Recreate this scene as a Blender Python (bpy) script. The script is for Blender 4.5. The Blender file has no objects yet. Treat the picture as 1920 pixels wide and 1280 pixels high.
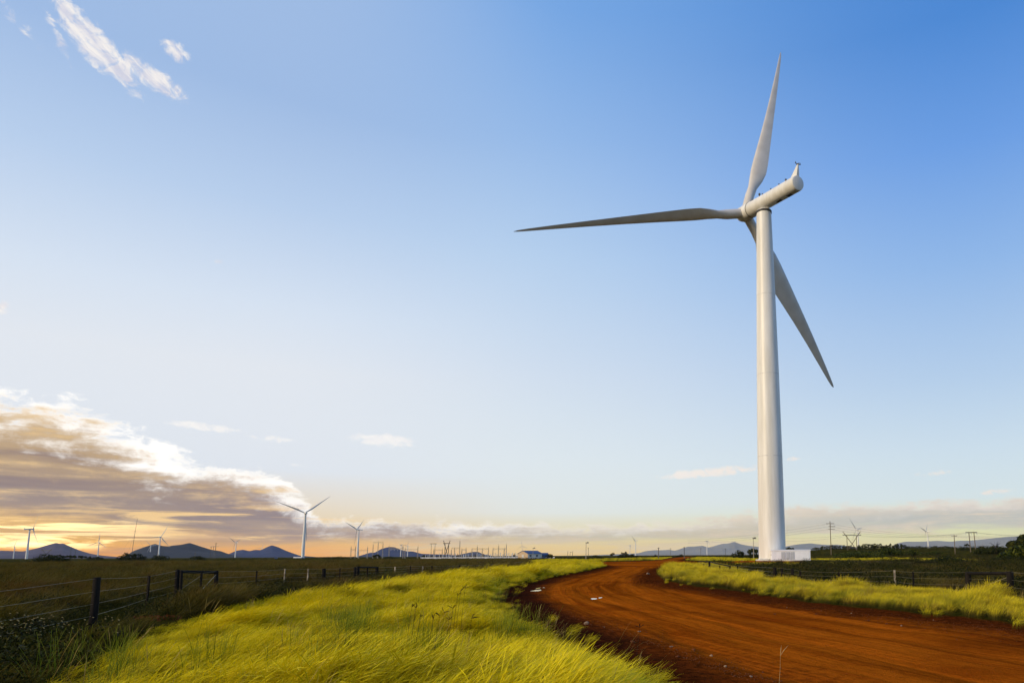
import bpy, bmesh, math, random
import numpy as np
from mathutils import Matrix, Vector, Euler
random.seed(7); RNG = np.random.default_rng(7)
S = bpy.context.scene
COL = S.collection

# ------------------------------------------------------------------ camera
F_PX, TH, X0, HY, CAM_H, RHO = 1300.0, 0.1356, 1255.0, 1040.0, 1.66, 0.005
Y0 = HY - F_PX * math.tan(TH)
_F = np.array([0, math.cos(TH), math.sin(TH)])
_R = np.array([1.0, 0, 0]); _U = np.array([0, -math.sin(TH), math.cos(TH)])
R2 = _R * math.cos(RHO) - _U * math.sin(RHO)
U2 = _U * math.cos(RHO) + _R * math.sin(RHO)
cam_d = bpy.data.cameras.new('camera'); cam = bpy.data.objects.new('camera', cam_d); COL.objects.link(cam)
cam_d.sensor_width = 36; cam_d.lens = F_PX * 36 / 1920
cam_d.shift_x = (960 - X0) / 1920; cam_d.shift_y = (Y0 - 640) / 1920
cam_d.clip_start = 0.1; cam_d.clip_end = 90000
cam.matrix_world = Matrix(((R2[0], U2[0], -_F[0], 0), (R2[1], U2[1], -_F[1], 0), (R2[2], U2[2], -_F[2], CAM_H), (0, 0, 0, 1)))
S.camera = cam
S.view_settings.view_transform = 'Standard'; S.view_settings.look = 'None'
S.view_settings.exposure = 0; S.view_settings.gamma = 1; S.view_settings.use_curve_mapping = False
S.cycles.max_bounces = 6; S.cycles.diffuse_bounces = 3; S.cycles.glossy_bounces = 2
S.cycles.transmission_bounces = 4; S.cycles.transparent_max_bounces = 8; S.cycles.volume_bounces = 0

SUN_AZ, SUN_EL = math.radians(-126), math.radians(21)
GLOW_AZ = math.radians(-70)

def ray(px, py):
    return _F + R2 * (px - X0) / F_PX + U2 * (Y0 - py) / F_PX
def hor(px):
    lo, hi = 900, 1100
    for _ in range(30):
        m = (lo + hi) / 2
        if ray(px, m)[2] > 0: lo = m
        else: hi = m
    return lo
def ground_pt(px, py, z=0.0):          # where the line of sight through a picture point meets the level z
    r = ray(px, py); t = (z - CAM_H) / r[2]
    return np.array([r[0] * t, r[1] * t])
def at(px, d):                         # plan position d metres ahead, in the direction of picture column px
    r = ray(px, hor(px)); return np.array([r[0] / r[1] * d, d])
def z_at(px, py, d):
    r = ray(px, py); return CAM_H + d * r[2] / r[1]
def azel(px, py):
    r = ray(px, py); return math.atan2(r[0], r[1]), math.atan2(r[2], math.hypot(r[0], r[1]))
def lin(*c):
    out = []
    for v in c:
        v /= 255.0; out.append(v / 12.92 if v <= .04045 else ((v + .055) / 1.055) ** 2.4)
    return tuple(out)

# ------------------------------------------------------------------ node expressions
class X:
    def __init__(s, nt, sock): s.nt, s.s = nt, sock
    def _m(s, op, *a, clamp=False):
        n = s.nt.nodes.new('ShaderNodeMath'); n.operation = op; n.use_clamp = clamp
        for i, v in enumerate((s,) + a):
            if isinstance(v, X): s.nt.links.new(v.s, n.inputs[i])
            else: n.inputs[i].default_value = v
        return X(s.nt, n.outputs[0])
    def __add__(s, o): return s._m('ADD', o)
    __radd__ = __add__
    def __sub__(s, o): return s._m('SUBTRACT', o)
    def __rsub__(s, o): return (s * -1.0) + o
    def __mul__(s, o): return s._m('MULTIPLY', o)
    __rmul__ = __mul__
    def __truediv__(s, o): return s._m('DIVIDE', o)
    def max(s, o): return s._m('MAXIMUM', o)
    def min(s, o): return s._m('MINIMUM', o)
    def pow(s, o): return s._m('POWER', o)
    def sin(s): return s._m('SINE')
    def cos(s): return s._m('COSINE')
    def clamp(s): return s._m('ADD', 0.0, clamp=True)
    def step(s, a, b):                 # smoothstep from a to b
        n = s.nt.nodes.new('ShaderNodeMapRange'); n.interpolation_type = 'SMOOTHSTEP'
        s.nt.links.new(s.s, n.inputs['Value'])
        if a <= b: lo, hi, t0, t1 = a, b, 0.0, 1.0
        else: lo, hi, t0, t1 = b, a, 1.0, 0.0
        n.inputs['From Min'].default_value = lo; n.inputs['From Max'].default_value = hi
        n.inputs['To Min'].default_value = t0; n.inputs['To Max'].default_value = t1
        return X(s.nt, n.outputs[0])
    def ramp(s, stops, grey=False, interp='LINEAR'):
        n = s.nt.nodes.new('ShaderNodeValToRGB'); cr = n.color_ramp; cr.interpolation = interp
        stops = sorted(stops, key=lambda q: q[0])
        while len(cr.elements) < len(stops): cr.elements.new(0.5)
        for e, (p, c) in zip(cr.elements, stops):
            e.position = p
        for e, (p, c) in zip(cr.elements, stops):
            e.color = (c, c, c, 1) if grey else (*c, 1)
        s.nt.links.new(s.s, n.inputs[0])
        if grey:
            g = s.nt.nodes.new('ShaderNodeSeparateColor'); s.nt.links.new(n.outputs[0], g.inputs[0]); return X(s.nt, g.outputs[0])
        return X(s.nt, n.outputs[0])
def vec(nt, *v):
    n = nt.nodes.new('ShaderNodeCombineXYZ')
    for i, q in enumerate(v):
        if isinstance(q, X): nt.links.new(q.s, n.inputs[i])
        else: n.inputs[i].default_value = q
    return X(nt, n.outputs[0])
def noise(nt, v, scale=1.0, detail=4, rough=.5, dist=0.0, colour=False):
    n = nt.nodes.new('ShaderNodeTexNoise'); n.inputs['Scale'].default_value = scale; n.inputs['Detail'].default_value = detail
    n.inputs['Roughness'].default_value = rough; n.inputs['Distortion'].default_value = dist
    nt.links.new(v.s, n.inputs['Vector'])
    return X(nt, n.outputs['Color' if colour else 0])
def mix(nt, f, a, b, mode='MIX'):
    n = nt.nodes.new('ShaderNodeMix'); n.data_type = 'RGBA'; n.blend_type = mode
    for sock, v in ((n.inputs[0], f), (n.inputs[6], a), (n.inputs[7], b)):
        if isinstance(v, X): nt.links.new(v.s, sock)
        elif isinstance(v, (int, float)): sock.default_value = v
        else: sock.default_value = (*v, 1)
    return X(nt, n.outputs[2])
def sep(nt, v):
    n = nt.nodes.new('ShaderNodeSeparateXYZ'); nt.links.new(v.s, n.inputs[0]); return [X(nt, n.outputs[i]) for i in range(3)]

# ------------------------------------------------------------------ sky
W = bpy.data.worlds.new('World'); S.world = W; W.use_nodes = True
nt = W.node_tree; nt.nodes.clear()
tc = nt.nodes.new('ShaderNodeTexCoord'); dx, dy, dz = sep(nt, X(nt, tc.outputs['Generated']))
az = dx._m('ARCTAN2', dy); el = dz._m('ARCSINE')
sa, ca = az.sin(), az.cos()
toward = (az - GLOW_AZ).cos()                      # 1 towards the sunset, -1 away from it
EMAX = 0.80
te = (el.max(-0.02) + 0.02) / (EMAX + 0.02)
def col_ramp(px, pts):
    return te.ramp([(min(1, max(0, (azel(px, y)[1] + .02) / (EMAX + .02))), lin(*c)) for y, c in pts])
left = col_ramp(30, [(0, (162, 191, 232)), (250, (188, 211, 241)), (480, (220, 232, 247)), (620, (233, 238, 245)), (850, (234, 239, 246)), (960, (250, 224, 180)), (1000, (255, 196, 74)), (1036, (255, 166, 30))])
centre = col_ramp(960, [(0, (122, 171, 232)), (250, (153, 190, 237)), (480, (188, 214, 243)), (700, (216, 229, 244)), (860, (231, 240, 244)), (960, (238, 243, 238)), (1008, (250, 224, 150)), (1036, (255, 204, 84))])
right = col_ramp(1880, [(0, (76, 138, 215)), (250, (108, 160, 231)), (480, (146, 186, 236)), (700, (184, 210, 238)), (840, (210, 228, 240)), (930, (222, 236, 238)), (990, (236, 238, 172)), (1033, (246, 228, 140))])
def tow(px): return math.cos(azel(px, 1040)[0] - GLOW_AZ)
f1 = toward.step(tow(1080), tow(400)); f2 = toward.step(tow(1920), tow(820))
sky = mix(nt, f1, mix(nt, f2, right, centre), left)
nis = nt.nodes.new('ShaderNodeTexSky'); nis.sky_type = 'NISHITA'; nis.sun_disc = False
nis.sun_elevation = SUN_EL; nis.sun_rotation = SUN_AZ; nis.dust_density = 0.6
sc = nt.nodes.new('ShaderNodeVectorMath'); sc.operation = 'SCALE'; nt.links.new(nis.outputs[0], sc.inputs[0]); sc.inputs['Scale'].default_value = 0.10
sky = mix(nt, 0.05, sky, X(nt, sc.outputs[0]))

def cvec(a, b): return vec(nt, sa * a, ca * a, el * b)
n_edge = noise(nt, cvec(22, 44), 1, 9, .66, .3)
n_fine = noise(nt, cvec(46, 120), 1, 6, .6)
n_streak = noise(nt, cvec(5.0, 62), 1, 6, .58, .4)
n_broad = noise(nt, cvec(3.2, 22), 1, 3, .5)
ta = (az + math.pi) / (2 * math.pi)
def az_curve(pts, ends):
    st = [((azel(x, y)[0] + math.pi) / (2 * math.pi), azel(x, y)[1] * 2.0) for x, y in pts]
    return ta.ramp([(0.0, ends * 2)] + st + [(1.0, ends * 2)], grey=True) * 0.5
top = az_curve([(-250, 680), (0, 738), (100, 756), (170, 778), (250, 818), (330, 846), (390, 876), (460, 882), (520, 900), (565, 926), (600, 966), (650, 978), (760, 984), (960, 984), (1180, 985), (1300, 976), (1420, 962), (1520, 950), (1700, 941), (1920, 934), (2200, 925)], .07)
body = az_curve([(-250, 700), (0, 762), (90, 788), (180, 806), (240, 838), (262, 868), (290, 888), (340, 886), (420, 896), (500, 918), (560, 952), (610, 978), (700, 987), (960, 991), (1180, 991), (1300, 983), (1420, 969), (1520, 957), (1700, 947), (1920, 940), (2200, 931)], .064)
bot = az_curve([(-200, 985), (0, 992), (150, 1002), (240, 1016), (420, 1026), (560, 1026), (650, 1019), (800, 1016), (960, 1014), (1200, 1012), (1420, 1006), (1600, 994), (1750, 990), (1920, 992), (2200, 990)], .03)
rag = top * 0.10 + 0.009                            # edges fray more where the bank is tall
e_disp = (n_edge - 0.5) * 2.0
amp = toward.step(tow(1300), tow(480)) * .40 + .60
q_top = (top - el) / rag + e_disp * amp * 2.4 + (n_fine - .5) * 1.2 * amp
cover = q_top.step(-0.25, 0.65)
q_body = (body - el) / rag + e_disp * amp * 2.2 + (n_streak - .5) * 3.6 + (n_fine - .5) * 1.2
inner = q_body.step(-0.8, 1.15)
q_bot = (el - bot) / 0.010 + (n_streak - .5) * 5.0
lower = q_bot.step(-0.9, 0.9)
# colours of the bank: tan and mauve towards the sunset, pearl grey away from it
bl = te.ramp([((azel(30, y)[1] + .02) / (EMAX + .02), lin(*c)) for y, c in [(760, (214, 184, 142)), (850, (190, 160, 122)), (930, (160, 138, 126)), (985, (166, 136, 112)), (1030, (216, 156, 84))]])
bm = te.ramp([((azel(500, y)[1] + .02) / (EMAX + .02), lin(*c)) for y, c in [(890, (202, 172, 142)), (945, (142, 122, 128)), (985, (158, 136, 128)), (1030, (206, 160, 114))]])
bc = te.ramp([((azel(960, y)[1] + .02) / (EMAX + .02), lin(*c)) for y, c in [(980, (222, 208, 180)), (1010, (204, 192, 160)), (1035, (236, 206, 134))]])
br = te.ramp([((azel(1700, y)[1] + .02) / (EMAX + .02), lin(*c)) for y, c in [(940, (224, 212, 194)), (970, (196, 197, 188)), (1000, (208, 202, 178)), (1030, (220, 214, 168))]])
bodyc = mix(nt, toward.step(tow(620), tow(250)), mix(nt, toward.step(tow(1150), tow(700)), mix(nt, toward.step(tow(1750), tow(1250)), br, bc), bm), bl)
bodyc = mix(nt, n_streak.step(.54, .28) * toward.step(tow(1500), tow(500)).step(-.9, 1.0) * .5, bodyc, mix(nt, toward.step(tow(1500), tow(600)), lin(160, 170, 176), lin(116, 100, 114)))
lit = mix(nt, toward.step(tow(1500), tow(350)), lin(240, 220, 192), lin(248, 210, 148))
bodyc = mix(nt, (n_streak * .7 + n_edge * .3).step(.50, .66) * .8 + n_fine.step(.55, .8) * .15, bodyc, lit)
fringe = mix(nt, toward.step(tow(1500), tow(600)), lin(240, 228, 214), (1.25, 1.2, 1.12))
bank = mix(nt, inner, fringe, bodyc)
# strips of cloud lit from below close to the sunset
glow_f = toward.step(tow(620), tow(-100)) * el.step(.062, .030)
bank = mix(nt, glow_f * n_streak.step(.40, .62) * .8, bank, lin(255, 196, 84))
sky = mix(nt, cover * lower, sky, bank)
n_hot = noise(nt, cvec(7.0, 95), 1, 7, .62, .6)
hot = toward.step(tow(420), tow(90)) * el.step(.046, .034) * el.step(.006, .016) * n_hot.step(.46, .60)
sky = mix(nt, hot, sky, (2.4, 1.75, .75))
gold = toward.step(tow(760), tow(420)) * toward.step(tow(60), tow(260)) * el.step(.075, .05) * el.step(.004, .012) * n_hot.step(.52, .66) * .85
sky = mix(nt, gold, sky, (1.15, .74, .26))
low_st = el.step(.040, .022) * el.step(.0, .006) * n_streak.step(.47, .60) * .55
sky = mix(nt, low_st, sky, mix(nt, toward.step(tow(1500), tow(500)), lin(232, 206, 168), mix(nt, toward.step(tow(700), tow(300)), lin(238, 212, 158), lin(190, 140, 110))))
# small loose clouds
n_puff = noise(nt, cvec(50, 68), 1, 10, .70, 1.0)
rot_u = az * .82 - el * .57; rot_v = az * .57 + el * .82
n_fib = noise(nt, vec(nt, rot_u * 30, rot_v * 110, 2.0), 1, 8, .66, .5)
field = None
for (px, py, rx, ry, rot, k) in [(190, 96, 84, 30, 37, 1.0), (122, 16, 40, 15, 62, .95), (288, 146, 62, 20, 20, 1.0), (112, 78, 52, 10, 60, .55), (327, 95, 24, 18, 25, .95), (25, 32, 60, 13, 45, .4),
                                 (385, 800, 62, 8, 2, .9), (505, 821, 46, 7, 3, .7), (720, 825, 62, 13, 2, 1.0), (556, 872, 16, 4, 0, .7), (1335, 885, 104, 10, -5, 1.0), (1492, 859, 26, 4, -8, .55),
                                 (1752, 887, 34, 6, -2, .6), (1872, 921, 40, 6, -4, .6), (412, 491, 9, 5, 0, .55), (2, 578, 12, 14, 20, .8)]:
    a0, e0 = azel(px, py); s_ = 1 / math.hypot(*[ray(px, py)[i] / 1 for i in (0, 1, 2)]) / F_PX
    u = (az - a0) * math.cos(e0); v = el - e0; c_, t_ = math.cos(math.radians(rot)), math.sin(math.radians(rot))
    p = (u * c_ - v * t_) / (rx * s_); q = (u * t_ + v * c_) / (ry * s_)
    g = (1.0 - (p * p + q * q)).max(-1.2) * k - (1 - k) * .4
    field = g if field is None else field.max(g)
high = el.step(.2, .35)
puff = (field * 1.0 + (n_puff - .5) * 3.6 + (n_fib - .5) * high * 1.0 + (n_fine - .5) * (1.0 - high) * 1.6 + .12 - high * .02).step(0.0, 1.1) * field.step(-1.1, -.2)
puffc = mix(nt, el.step(.1, .3), mix(nt, toward.step(tow(1500), tow(900)), lin(250, 238, 226), (1.0, .98, .95)), mix(nt, n_fib.step(.35, .65), lin(214, 214, 228), lin(252, 246, 240)))
sky = mix(nt, puff * .94, sky, puffc)
# thin veil of high cloud
bg = nt.nodes.new('ShaderNodeBackground'); nt.links.new(sky.s, bg.inputs[0]); bg.inputs[1].default_value = 1.0
wo = nt.nodes.new('ShaderNodeOutputWorld'); nt.links.new(bg.outputs[0], wo.inputs[0])

sun_d = bpy.data.lights.new('sun', 'SUN'); sun_d.energy = 3.15; sun_d.angle = math.radians(10); sun_d.color = (1.0, .79, .50)
sun = bpy.data.objects.new('sun', sun_d); COL.objects.link(sun)
sdir = Vector((math.sin(SUN_AZ) * math.cos(SUN_EL), math.cos(SUN_AZ) * math.cos(SUN_EL), math.sin(SUN_EL)))
sun.rotation_euler = sdir.to_track_quat('Z', 'Y').to_euler()

# ------------------------------------------------------------------ materials
def new_mat(name):
    m = bpy.data.materials.new(name); m.use_nodes = True
    return m, m.node_tree, m.node_tree.nodes['Principled BSDF']
def pos(nt): return X(nt, nt.nodes.new('ShaderNodeNewGeometry').outputs['Position'])
def objc(nt): return X(nt, nt.nodes.new('ShaderNodeTexCoord').outputs['Object'])
def bump(nt, b, h, strength=.5, dist=.02):
    n = nt.nodes.new('ShaderNodeBump'); n.inputs['Strength'].default_value = strength; n.inputs['Distance'].default_value = dist
    nt.links.new(h.s, n.inputs['Height']); nt.links.new(n.outputs[0], b.inputs['Normal'])
def plain(name, a, b=None, scale=3.0, rough=.6, metal=0.0, detail=4, stretch=(1, 1, 1), bmp=0.0):
    m, nt, bs = new_mat(name); b = b or tuple(v * .7 for v in a)
    x, y, z = sep(nt, objc(nt)); nz = noise(nt, vec(nt, x * stretch[0], y * stretch[1], z * stretch[2]), scale, detail, .6)
    nt.links.new(mix(nt, nz.step(.3, .7), a, b).s, bs.inputs['Base Color'])
    bs.inputs['Roughness'].default_value = rough; bs.inputs['Metallic'].default_value = metal
    if rough > .75: bs.inputs['Specular IOR Level'].default_value = .06
    if bmp: bump(nt, bs, nz, bmp)
    return m
M = {}
M['turbine_white'] = plain('turbine_white', (.77, .755, .71), (.64, .62, .56), .9, .42, stretch=(1, 1, .10))
M['blade_white'] = plain('blade_white', (.64, .60, .54), (.56, .52, .46), .3, .4)
M['seam'] = plain('seam', (.71, .70, .66), None, 1, .5)
M['dark_gap'] = plain('dark_gap', (.05, .045, .04), None, 1, .7)
M['cabin_white'] = plain('cabin_white', (.82, .83, .86), (.76, .77, .80), 1.2, .45)
M['cabin_grey'] = plain('cabin_grey', (.50, .52, .56), (.45, .47, .51), 4, .5)
M['concrete'] = plain('concrete', (.62, .60, .56), (.48, .46, .42), 2, .8)
M['steel'] = plain('steel', (.42, .36, .28), (.32, .27, .20), 2, .5, .2)
M['dark_steel'] = plain('dark_steel', (.10, .09, .08), None, 2, .6)
M['pole_wood'] = plain('pole_wood', (.20, .16, .11), (.13, .10, .07), 3, .8, stretch=(1, 1, .1))
M['post_wood'] = plain('post_wood', (.020, .016, .013), (.009, .008, .007), 9, .85, stretch=(1, 1, .15), bmp=.6)
M['post_pale'] = plain('post_pale', (.42, .36, .28), (.10, .08, .06), 4, .8)
M['wire'] = plain('wire', (.34, .28, .16), (.24, .20, .11), 3, .45, .3)
M['cable'] = plain('cable', (.06, .06, .06), None, 2, .6)
M['wall_white'] = plain('wall_white', (.74, .74, .76), (.62, .62, .64), 1, .7)
M['house_beige'] = plain('house_beige', (.62, .45, .28), (.54, .39, .24), 1, .8)
M['house_pale'] = plain('house_pale', (.66, .64, .56), (.58, .56, .5), 1, .8)
M['roof_blue'] = plain('roof_blue', (.05, .09, .20), (.04, .07, .15), 2, .5)
M['window_dark'] = plain('window_dark', (.05, .06, .08), None, 2, .2)
M['porcelain'] = plain('porcelain', (.62, .63, .66), (.40, .42, .46), 2, .4)
M['bark'] = plain('bark', (.045, .035, .025), (.025, .02, .015), 6, .9)
M['stone_pale'] = plain('stone_pale', (.33, .22, .13), (.17, .10, .06), 9, .8, bmp=.4)
M['stone_red'] = plain('stone_red', (.17, .055, .018), (.08, .025, .010), 9, .85, bmp=.4)
M['flower'] = plain('flower', (.44, .30, .08), (.34, .20, .05), 30, .7)
M['stalk_dark'] = plain('stalk_dark', (.022, .014, .010), None, 20, .8)
M['stalk_straw'] = plain('stalk_straw', (.42, .30, .11), None, 20, .7)
M['rust'] = plain('rust_leaves', (.16, .035, .015), (.08, .02, .01), 12, .8)

def leaf_mat(name, stops, patches=None, trans=.3, patch_scale=.35, rough=.55):
    """foliage: colour along the blade or leaf from the attribute 'tone', patches of other kinds of growth from position"""
    m, nt, bs = new_mat(name)
    at_ = nt.nodes.new('ShaderNodeAttribute'); at_.attribute_name = 'tone'
    t = X(nt, at_.outputs['Fac'])
    p = pos(nt)
    oi = nt.nodes.new('ShaderNodeObjectInfo')
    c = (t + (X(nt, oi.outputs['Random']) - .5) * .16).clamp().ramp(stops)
    if patches:
        for (col, sc_, lo, hi, amt) in patches:
            n = noise(nt, p, sc_, 4, .6)
            c = mix(nt, n.step(lo, hi) * amt * t.step(-.2, .5), c, col)
    nt.links.new(c.s, bs.inputs['Base Color']); bs.inputs['Roughness'].default_value = rough
    bs.inputs['Specular IOR Level'].default_value = .04
    tr = nt.nodes.new('ShaderNodeBsdfTranslucent'); nt.links.new(c.s, tr.inputs[0])
    ms = nt.nodes.new('ShaderNodeMixShader'); ms.inputs[0].default_value = trans
    nt.links.new(bs.outputs[0], ms.inputs[1]); nt.links.new(tr.outputs[0], ms.inputs[2])
    nt.links.new(ms.outputs[0], nt.nodes['Material Output'].inputs[0])
    return m
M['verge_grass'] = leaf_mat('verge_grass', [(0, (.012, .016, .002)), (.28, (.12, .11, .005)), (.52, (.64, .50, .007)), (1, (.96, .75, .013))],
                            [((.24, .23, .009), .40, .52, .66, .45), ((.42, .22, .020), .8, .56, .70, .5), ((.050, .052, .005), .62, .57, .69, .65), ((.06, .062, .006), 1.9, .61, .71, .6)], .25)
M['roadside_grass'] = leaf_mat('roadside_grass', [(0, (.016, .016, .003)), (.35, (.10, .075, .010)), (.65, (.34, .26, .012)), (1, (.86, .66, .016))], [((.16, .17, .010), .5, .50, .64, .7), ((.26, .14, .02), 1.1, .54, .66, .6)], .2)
M['green_grass'] = leaf_mat('green_grass', [(0, (.012, .020, .003)), (.5, (.10, .14, .010)), (1, (.26, .27, .020))], None, .3)
M['dry_grass'] = leaf_mat('dry_grass', [(0, (.05, .04, .01)), (.5, (.30, .20, .05)), (1, (.62, .44, .14))], None, .25)
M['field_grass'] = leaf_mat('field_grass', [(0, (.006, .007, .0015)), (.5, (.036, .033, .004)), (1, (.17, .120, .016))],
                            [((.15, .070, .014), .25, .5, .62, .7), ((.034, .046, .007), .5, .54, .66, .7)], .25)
M['scrub'] = leaf_mat('scrub', [(0, (.005, .007, .0015)), (.6, (.026, .030, .005)), (1, (.080, .074, .013))],
                      [((.055, .035, .014), .2, .52, .62, .6)], .2)
M['tree_leaf'] = leaf_mat('tree_leaf', [(0, (.008, .011, .003)), (.6, (.025, .032, .008)), (1, (.070, .072, .016))], None, .2)
M['bush_green'] = leaf_mat('bush_green', [(0, (.008, .013, .003)), (.6, (.044, .058, .009)), (1, (.12, .125, .020))], None, .2)

# ------------------------------------------------------------------ mesh building
class MB:
    def __init__(s): s.v, s.f, s.t = [], [], []
    def add(s, vs, fs, tone=None):
        o = len(s.v); s.v += [tuple(map(float, q)) for q in vs]; s.f += [tuple(i + o for i in q) for q in fs]
        s.t += ([1.0] * len(vs) if tone is None else list(tone))
    def box(s, c, d, rot=0.0):
        x, y, z = [q / 2 for q in d]; cr, sr = math.cos(rot), math.sin(rot)
        vs = []
        for a, b, e in ((-1, -1, -1), (1, -1, -1), (1, 1, -1), (-1, 1, -1), (-1, -1, 1), (1, -1, 1), (1, 1, 1), (-1, 1, 1)):
            px, py = a * x, b * y
            vs.append((c[0] + px * cr - py * sr, c[1] + px * sr + py * cr, c[2] + e * z))
        s.add(vs, [(0, 3, 2, 1), (4, 5, 6, 7), (0, 1, 5, 4), (1, 2, 6, 5), (2, 3, 7, 6), (3, 0, 4, 7)]); return s
    def tube(s, p, q, r0, r1=None, n=6, caps=True):
        return s.path([p, q], [r0, r0 if r1 is None else r1], n, caps)
    def path(s, pts, rad, n=6, caps=True):
        P = [Vector(map(float, p)) for p in pts]; vs, fs = [], []
        for i, p in enumerate(P):
            d = (P[min(i + 1, len(P) - 1)] - P[max(i - 1, 0)]).normalized()
            a = d.cross(Vector((0, 0, 1)) if abs(d.z) < .9 else Vector((1, 0, 0))).normalized(); b = d.cross(a)
            r = rad[i] if hasattr(rad, '__len__') else rad
            for k in range(n):
                an = 2 * math.pi * k / n; vs.append(p + a * (r * math.cos(an)) + b * (r * math.sin(an)))
        for i in range(len(P) - 1):
            for k in range(n):
                k2 = (k + 1) % n; fs.append((i * n + k, i * n + k2, (i + 1) * n + k2, (i + 1) * n + k))
        if caps: fs += [tuple(range(n))[::-1], tuple(range((len(P) - 1) * n, len(P) * n))]
        s.add(vs, fs); return s
    def lathe(s, prof, n=24, axis='Z', org=(0, 0, 0)):
        vs, fs = [], []
        for r, h in prof:
            for k in range(n):
                a = 2 * math.pi * k / n; u, v = r * math.cos(a), r * math.sin(a)
                p = (u, v, h) if axis == 'Z' else (u, h, v)
                vs.append((p[0] + org[0], p[1] + org[1], p[2] + org[2]))
        for i in range(len(prof) - 1):
            for k in range(n):
                k2 = (k + 1) % n
                q = (i * n + k, i * n + k2, (i + 1) * n + k2, (i + 1) * n + k)
                fs.append(q if axis == 'Z' else q[::-1])
        c0, c1 = tuple(range(n)), tuple(range((len(prof) - 1) * n, len(prof) * n))
        if axis == 'Z': fs += [c0[::-1], c1]
        else: fs += [c0, c1[::-1]]
        s.add(vs, fs); return s
    def mesh(s, name, mat, smooth=False, angle=None):
        me = bpy.data.meshes.new(name); me.from_pydata(s.v, [], s.f); me.materials.append(mat)
        a = me.attributes.new('tone', 'FLOAT', 'POINT'); a.data.foreach_set('value', s.t)
        if smooth:
            me.polygons.foreach_set('use_smooth', [True] * len(me.polygons))
            if angle:
                me.set_sharp_from_angle(angle=math.radians(angle))
        me.update(); return me
    def build(s, name, mat, parent=None, smooth=False, angle=40, loc=None):
        return link(name, s.mesh(name, mat, smooth, angle), parent, loc)
def link(name, me, parent=None, loc=None):
    o = bpy.data.objects.new(name, me); COL.objects.link(o)
    if parent: o.parent = parent
    if loc is not None: o.location = loc
    return o
def tag(o, label=None, cat=None, group=None, kind=None):
    if label: o['label'] = label
    if cat: o['category'] = cat
    if group: o['group'] = group
    if kind: o['kind'] = kind
    return o
def empty(name, loc, rz=0, label=None, cat=None, group=None):
    o = bpy.data.objects.new(name, None); COL.objects.link(o); o.location = loc; o.rotation_euler = (0, 0, rz); o.empty_display_size = .3
    return tag(o, label, cat, group)

# ------------------------------------------------------------------ plan of the place
def poly_px(pts, z=0.0): return np.array([ground_pt(x, y, z) for x, y in pts])
outer_px = [(2050, 1700), (1640, 1450), (1480, 1392), (1330, 1328), (1230, 1281), (1130, 1235), (1040, 1193), (985, 1160), (953, 1134), (948, 1113), (970, 1098), (1040, 1082), (1110, 1069), (1142, 1062.5)]
junction_px = [(1120, 1058), (1098, 1053.6), (1180, 1051.6), (1225, 1050.2), (1258, 1045.4), (1282, 1042.8)]
back_px = [(1302, 1042.8), (1290, 1046.5), (1280, 1050.5), (1330, 1052.4), (1420, 1053.4), (1500, 1053.8)]
inner_px = [(1500, 1056.3), (1400, 1056.2), (1300, 1056.6), (1262, 1059.5), (1238, 1067), (1228, 1078), (1238, 1089), (1290, 1100), (1340, 1105), (1400, 1113), (1500, 1129), (1640, 1144), (1780, 1158), (1920, 1174), (2100, 1195), (2500, 1240), (3200, 1330), (3800, 1560)]
OUTER = poly_px(outer_px); ROAD = poly_px(outer_px + junction_px + back_px + inner_px)
VERGE_L = poly_px([(60, 1340), (130, 1275), (222, 1224), (318, 1183), (480, 1139), (600, 1118), (760, 1096), (880, 1078), (1000, 1067), (1100, 1058), (1140, 1062), (1105, 1070), (1035, 1084), (966, 1099), (940, 1114), (944, 1135), (977, 1163), (1032, 1197), (1120, 1239), (1220, 1285), (1338, 1334), (1486, 1397), (1630, 1455), (2040, 1710), (300, 1710)])
VERGE_R = poly_px([(1230, 1077), (1242, 1067), (1266, 1060), (1302, 1058.5), (1340, 1063), (1400, 1080), (1450, 1098), (1600, 1109), (1720, 1117), (1830, 1124), (1920, 1136), (2150, 1150), (2150, 1200), (1920, 1171), (1780, 1155), (1640, 1141), (1500, 1126), (1400, 1110), (1345, 1103), (1290, 1097), (1240, 1087)])
FAR_STRIPS = [poly_px(p) for p in ([(985, 1052), (1030, 1047.5), (1100, 1049), (1100, 1053), (1130, 1058), (1060, 1062), (1000, 1062)],
                                   [(1095, 1049), (1150, 1046.5), (1240, 1044.5), (1262, 1044), (1240, 1049), (1180, 1051), (1100, 1053)],
                                   [(1290, 1047), (1310, 1043.5), (1420, 1046.5), (1420, 1052.8), (1330, 1051.8), (1284, 1050)],
                                   [(1480, 1049.2), (1700, 1048.2), (1800, 1049.2), (1850, 1053), (1800, 1053.6), (1700, 1050.6), (1500, 1052.2)],
                                   [(1300, 1057.5), (1480, 1057), (1620, 1057.5), (1480, 1060.5), (1310, 1060)])]
def inside(poly, P):
    x, y = P[:, 0], P[:, 1]; r = np.zeros(len(P), bool); n = len(poly)
    for i in range(n):
        x1, y1 = poly[i]; x2, y2 = poly[(i + 1) % n]
        c = (y1 > y) != (y2 > y)
        r ^= c & (x < (x2 - x1) * (y - y1) / (y2 - y1 + 1e-12) + x1)
    return r
def dist_line(poly, P, closed=True):
    best = np.full(len(P), 1e9); al = np.zeros(len(P)); n = len(poly); acc = 0
    for i in range(n if closed else n - 1):
        a = poly[i]; b = poly[(i + 1) % n]; d = b - a; L2 = d @ d + 1e-12
        t = np.clip(((P - a) @ d) / L2, 0, 1); q = a + t[:, None] * d - P
        ds = np.hypot(q[:, 0], q[:, 1]); m = ds < best; best[m] = ds[m]; al[m] = acc + t[m] * math.sqrt(L2); acc += math.sqrt(L2)
    return best, al
_lat = RNG.random((256, 256))
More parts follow.
